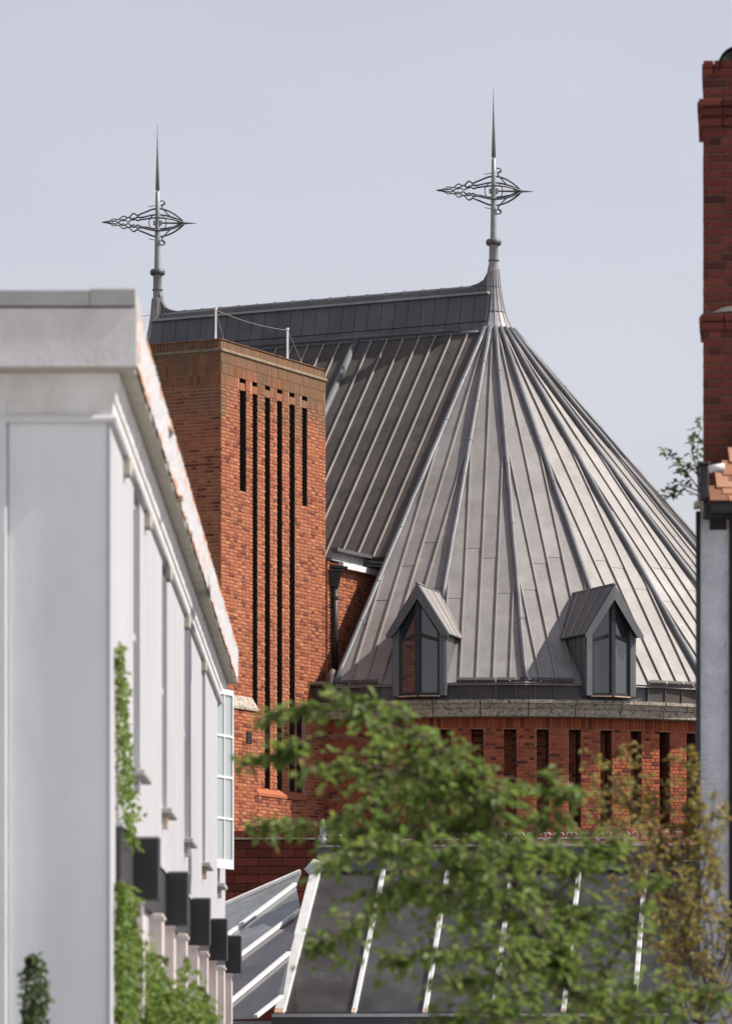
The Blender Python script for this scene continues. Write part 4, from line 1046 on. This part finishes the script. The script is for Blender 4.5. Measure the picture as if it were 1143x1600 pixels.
def tree(name, label, base, limbs, twigs_mat, leaf_mat_, seed, per, twl, leafL, leafW, droop=.25, dens=1.0, tone_mu=.5, group=None):
    r = random.Random(seed); t = root(name, base, label, 'tree', group)
    trunk = MB(); trunk.smooth = True; crown = MB(); tw = MB(); tw.smooth = True
    for (pts, r0, r1, leafy, width) in limbs:
        pts = [Vector(p) for p in pts]; n = 8 * (len(pts) - 1)
        path = []
        for i in range(n + 1):
            q = i / n * (len(pts) - 1); k = min(int(q), len(pts) - 2); f = q - k
            p0, p1, p2, p3 = pts[max(k - 1, 0)], pts[k], pts[k + 1], pts[min(k + 2, len(pts) - 1)]
            path.append(.5 * ((2 * p1) + (p2 - p0) * f + (2 * p0 - 5 * p1 + 4 * p2 - p3) * f * f + (3 * p1 - p0 - 3 * p2 + p3) * f ** 3))
        path = [p + rv(r) * .008 for p in path]
        trunk.tube(path, [r0 + (r1 - r0) * i / n for i in range(n + 1)], 7)
        L = sum((path[i + 1] - path[i]).length for i in range(n))
        cnt = int(L * per * dens)
        for c in range(cnt):
            u = leafy + (1 - leafy) * r.random(); i = min(int(u * n), n - 1); p = path[i].lerp(path[i + 1], r.random())
            ax = (path[i + 1] - path[i]).normalized()
            d = (ax * r.uniform(.1, .9) + rv(r, .45) * 1.0).normalized(); tl = twl * r.uniform(.4, 1.1) * width * (1.15 - .6 * u)
            q1 = p + d * tl * .5 + rv(r) * .02; q2 = p + d * tl + Vector((0, 0, -droop * tl)) + rv(r) * .02
            tw.tube([p, q1, q2], [.004, .003, .0015], 4, cap=False)
            tn = min(1, max(0, r.gauss(tone_mu, .18)))
            nl = max(3, int(tl / .045))
            for k in range(nl):
                f = (k + .6) / nl; c_ = p.lerp(q1, f * 2) if f < .5 else q1.lerp(q2, f * 2 - 1)
                ld = (d * .6 + rv(r, .3) * .8 + Vector((0, 0, -.35))).normalized()
                leaf(crown, c_, ld, (Vector((0, 0, 1)) + rv(r) * .55).normalized(), leafL * r.uniform(.7, 1.2), leafW * r.uniform(.7, 1.2), min(1, max(0, tn + r.gauss(0, .15))))
    obj('trunk', trunk, M_bark, t); obj('twigs', tw, twigs_mat, t, kind='stuff'); obj('crown', crown, leaf_mat_, t, kind='stuff')
    return t
T = 26.0
def b3(*pp): return [P(x, y, T + dz) for x, y, dz in pp]
limbs = [
    ([Vector((1.25, T, 0)), P(985, 1640, T), P(905, 1560, T), P(862, 1490, T)], .055, .03, .85, .6),
    (b3((862, 1490, 0), (830, 1440, -.1), (790, 1350, -.2), (770, 1270, -.3), (735, 1225, -.4), (690, 1170, -.4)), .026, .008, .35, 1.0),
    (b3((690, 1190, -.4), (620, 1130, -.3), (540, 1105, -.2), (460, 1108, -.1), (425, 1118, 0)), .009, .003, .0, .55),
    (b3((640, 1150, -.3), (590, 1105, -.2), (520, 1082, -.1)), .006, .003, .2, .45),
    (b3((760, 1260, -.3), (660, 1215, -.6), (560, 1195, -.7), (500, 1200, -.8)), .011, .003, .1, .85),
    (b3((600, 1170, -.6), (520, 1150, -.6), (440, 1175, -.6), (375, 1198, -.6)), .006, .002, .5, .25),
    (b3((770, 1290, -.3), (680, 1275, .2), (560, 1270, .3), (470, 1290, .3), (385, 1290, .3)), .010, .003, .0, .6),
    (b3((790, 1350, -.2), (700, 1330, -.7), (600, 1320, -.9), (520, 1345, -1.0)), .011, .003, .05, .85),
    (b3((830, 1440, -.1), (740, 1410, .3), (640, 1400, .5), (560, 1440, .5), (500, 1480, .5)), .011, .003, .1, .75),
    (b3((862, 1490, 0), (780, 1480, -.5), (690, 1490, -.8), (600, 1500, -.8)), .011, .003, .05, .7),
    (b3((880, 1540, 0), (800, 1560, .3), (720, 1590, .4), (640, 1610, .4)), .011, .003, .0, .7),
    (b3((790, 1350, -.2), (840, 1290, .2), (880, 1240, .3), (850, 1225, .3)), .009, .003, .2, .7),
    (b3((840, 1460, 0), (870, 1400, .3), (920, 1340, .5), (960, 1310, .5)), .010, .003, .1, .7),
    (b3((905, 1560, 0), (960, 1500, .3), (1000, 1430, .3), (1020, 1380, .3)), .011, .003, .1, .7),
    (b3((930, 1590, 0), (1000, 1560, -.3), (1070, 1540, -.3), (1130, 1560, -.3)), .010, .003, .0, .7),
    (b3((735, 1225, -.4), (700, 1180, -.5), (655, 1150, -.5), (600, 1140, -.5)), .008, .003, .0, .7),
    (b3((960, 1620, 0), (900, 1600, -.5), (820, 1600, -.6), (760, 1580, -.6)), .010, .003, .0, .7),
    (b3((830, 1440, -.1), (780, 1400, -.4), (730, 1370, -.6), (690, 1360, -.6)), .009, .003, .0, .8),
    (b3((735, 1225, -.4), (690, 1230, -.1), (640, 1240, .1), (580, 1235, .2)), .008, .003, .0, 1.0),
    (b3((770, 1300, -.3), (700, 1300, -.2), (620, 1290, -.3), (540, 1310, -.3)), .008, .003, .0, 1.0),
    (b3((800, 1400, -.2), (720, 1400, -.1), (640, 1385, -.2), (580, 1400, -.2)), .008, .003, .0, 1.0),
    (b3((830, 1440, 0), (860, 1460, .5), (900, 1440, .6), (930, 1420, .6)), .008, .003, .0, .9),
    (b3((862, 1490, 0), (820, 1520, -.2), (760, 1530, -.3), (700, 1540, -.3)), .008, .003, .0, .9),
    (b3((900, 1550, 0), (940, 1560, -.3), (1000, 1580, -.4), (1060, 1590, -.4)), .008, .003, .0, .9),
    (b3((790, 1350, -.2), (820, 1340, .3), (860, 1340, .4), (900, 1360, .4)), .008, .003, .0, .9),
]
tree('green_tree', 'leafy green tree in the foreground in front of the glass roof', (1.25, T, 0), limbs, M_twig, M_leaf, 21, 56, .42, .068, .048, .22)
T = 31.0
limbs = [([Vector((2.6, T, 0)), P(1100, 1640, T), P(1095, 1560, T)], .03, .02, .9, .4)]
rr_ = random.Random(14)
for k in range(26):
    x0, y0 = rr_.uniform(1050, 1150), rr_.uniform(1440, 1620)
    x1, y1 = rr_.uniform(900, 1150), rr_.uniform(1160, 1420); dz = rr_.uniform(-.8, .8)
    limbs.append((b3((1095, 1600, 0), (x0, y0, dz * .5), ((x0 + x1) / 2 + rr_.uniform(-20, 20), (y0 + y1) / 2, dz), (x1, y1, dz)), .008, .002, .35, .6))
for k in range(13):
    x0 = rr_.uniform(1040, 1140); x1, y1 = rr_.uniform(850, 1090), rr_.uniform(1160, 1300)
    limbs.append((b3((1095, 1590, 0), (x0, 1450, .3), ((x0 + x1) / 2, (1430 + y1) / 2, .3), (x1, y1, .3)), .006, .002, .5, .5))
tree('bronze_tree', 'sparse tree with bronze and yellow leaves by the rendered house wall', (2.6, T, 0), limbs, M_twig, M_leaf_gold, 8, 17, .22, .044, .036, .1, tone_mu=.7)

def mass(name, label, cat, base, mat, pts_fn, n, L, W, seed, stemmat=None, stems=(), flat=None, group=None):
    r = random.Random(seed); t = root(name, base, label, cat, group); mb = MB()
    for i in range(n):
        p, nrm = pts_fn(r)
        leaf(mb, p, (rv(r) + Vector((0, 0, -.5))).normalized(), (nrm + rv(r) * .6).normalized(), L * r.uniform(.6, 1.25), W * r.uniform(.6, 1.25), min(1, max(0, r.gauss(.55, .25))))
    if stems:
        s = MB(); s.smooth = True
        for a in stems: s.tube(a, [.008] * (len(a) - 1) + [.003], 6)
        obj('stem', s, stemmat or M_bark, t)
    obj('foliage', mb, mat, t, kind='stuff'); return t
def ivy_hi(r):
    f = r.random(); y = 30.35 + abs(r.gauss(0, .5)) * (.5 + f) + .3 * f; z = PZ(1330, 31.5) + (PZ(1030, 31.5) - PZ(1330, 31.5)) * (1 - f)
    return Vector((WX + r.uniform(.005, .05 + .06 * f), y, z)), Vector((1, -.4, .2))
mass('ivy_trail', 'narrow trail of ivy climbing the white wall above the dark fascia', 'ivy', (WX, 31, 0), M_ivy, ivy_hi, 650, .045, .04, 3, M_twig, [[Vector((WX + .01, 30.8, 0)), Vector((WX + .015, 30.7, 2)), Vector((WX + .01, 30.6, 4.2))]])
def ivy_lo(r):
    if r.random() < .38:
        y = 30.35 + 1.5 * r.random(); z = 1.4 + (PZ(1385, 31) - 1.4) * r.random() ** .8; x = WX + r.uniform(.01, .05 + .05 * r.random())
    else:
        y = r.uniform(31.8, 35.0); o = .62 * r.random() ** 1.2; top = 2.62 - .75 * o - .10 * (y - 32) + .10 * math.sin(y * 5.1) + .08 * math.sin(o * 19)
        z = 1.4 + (top - 1.4) * r.random() ** .55; x = WX + .02 + o
    return Vector((x, y, z)), Vector((1, -.6, .5))
mass('ivy_hedge', 'bushy ivy growing at the foot of the white shopfront posts', 'ivy', (WX + .1, 33, 0), M_ivy, ivy_lo, 4200, .06, .055, 4, M_twig, [[Vector((WX + .06, y, 0)), Vector((WX + .07, y, 1.2)), Vector((WX + .06, y + .1, 2.0))] for y in (30.7, 31.4, 32.6, 33.8, 35, 36.2)])
def shrub(r):
    f = r.random(); ang = r.random() * 6.283; rad = (.15 * (1 - f) ** .6 + .03) * math.sqrt(r.random()) * (1 + .3 * math.sin(f * 17))
    return Vector((PX(57, 29.2) + math.cos(ang) * rad - .02 * f, 29.2 + math.sin(ang) * rad, 1.3 + (PZ(1492, 29.2) - 1.3) * f)), Vector((.4, -.6, .7))
mass('small_shrub', 'small grey-green shrub in front of the pale grey panel', 'shrub', (PX(57, 29.2), 29.2, 0), M_shrub, shrub, 1100, .045, .034, 5, M_twig, [[Vector((PX(57, 29.2), 29.2, 0)), Vector((PX(60, 29.2), 29.2, 1.2)), Vector((PX(55, 29.2), 29.2, PZ(1500, 29.2)))]])
# sapling rooted in the gutter of the house
gs = root('gutter_sapling', P(1092, 740, 42.0), 'small dark leafy sapling growing out of the gutter beside the chimney', 'plant'); r5 = random.Random(6); st = MB(); st.smooth = True; fo = MB()
for (pts, k) in ((((1094, 770), (1088, 720), (1090, 690), (1094, 655)), 34), (((1092, 765), (1070, 735), (1050, 712), (1030, 702)), 34), (((1092, 775), (1070, 765), (1055, 770), (1042, 775)), 30), (((1093, 760), (1080, 700), (1082, 675)), 22), (((1092, 768), (1062, 755), (1045, 762)), 18), (((1092, 745), (1075, 725), (1060, 735)), 16)):
    pp_ = [P(x, y, 42.0 + r5.uniform(-.15, .15)) for x, y in pts]; st.tube(pp_, [.008] + [.004] * (len(pp_) - 2) + [.002], 5)
    for i in range(k):
        u = (.25 + .75 * r5.random()) * (len(pp_) - 1); j = min(int(u), len(pp_) - 2); p = pp_[j].lerp(pp_[j + 1], u - j) + rv(r5) * .03
        leaf(fo, p, rv(r5, .6) + Vector((-.3, 0, -.1)), (Vector((0, -.2, 1)) + rv(r5) * .5).normalized(), .075 * r5.uniform(.6, 1.2), .036, r5.random())
obj('stem', st, M_bark, gs); obj('foliage', fo, M_shrub, gs, kind='stuff')
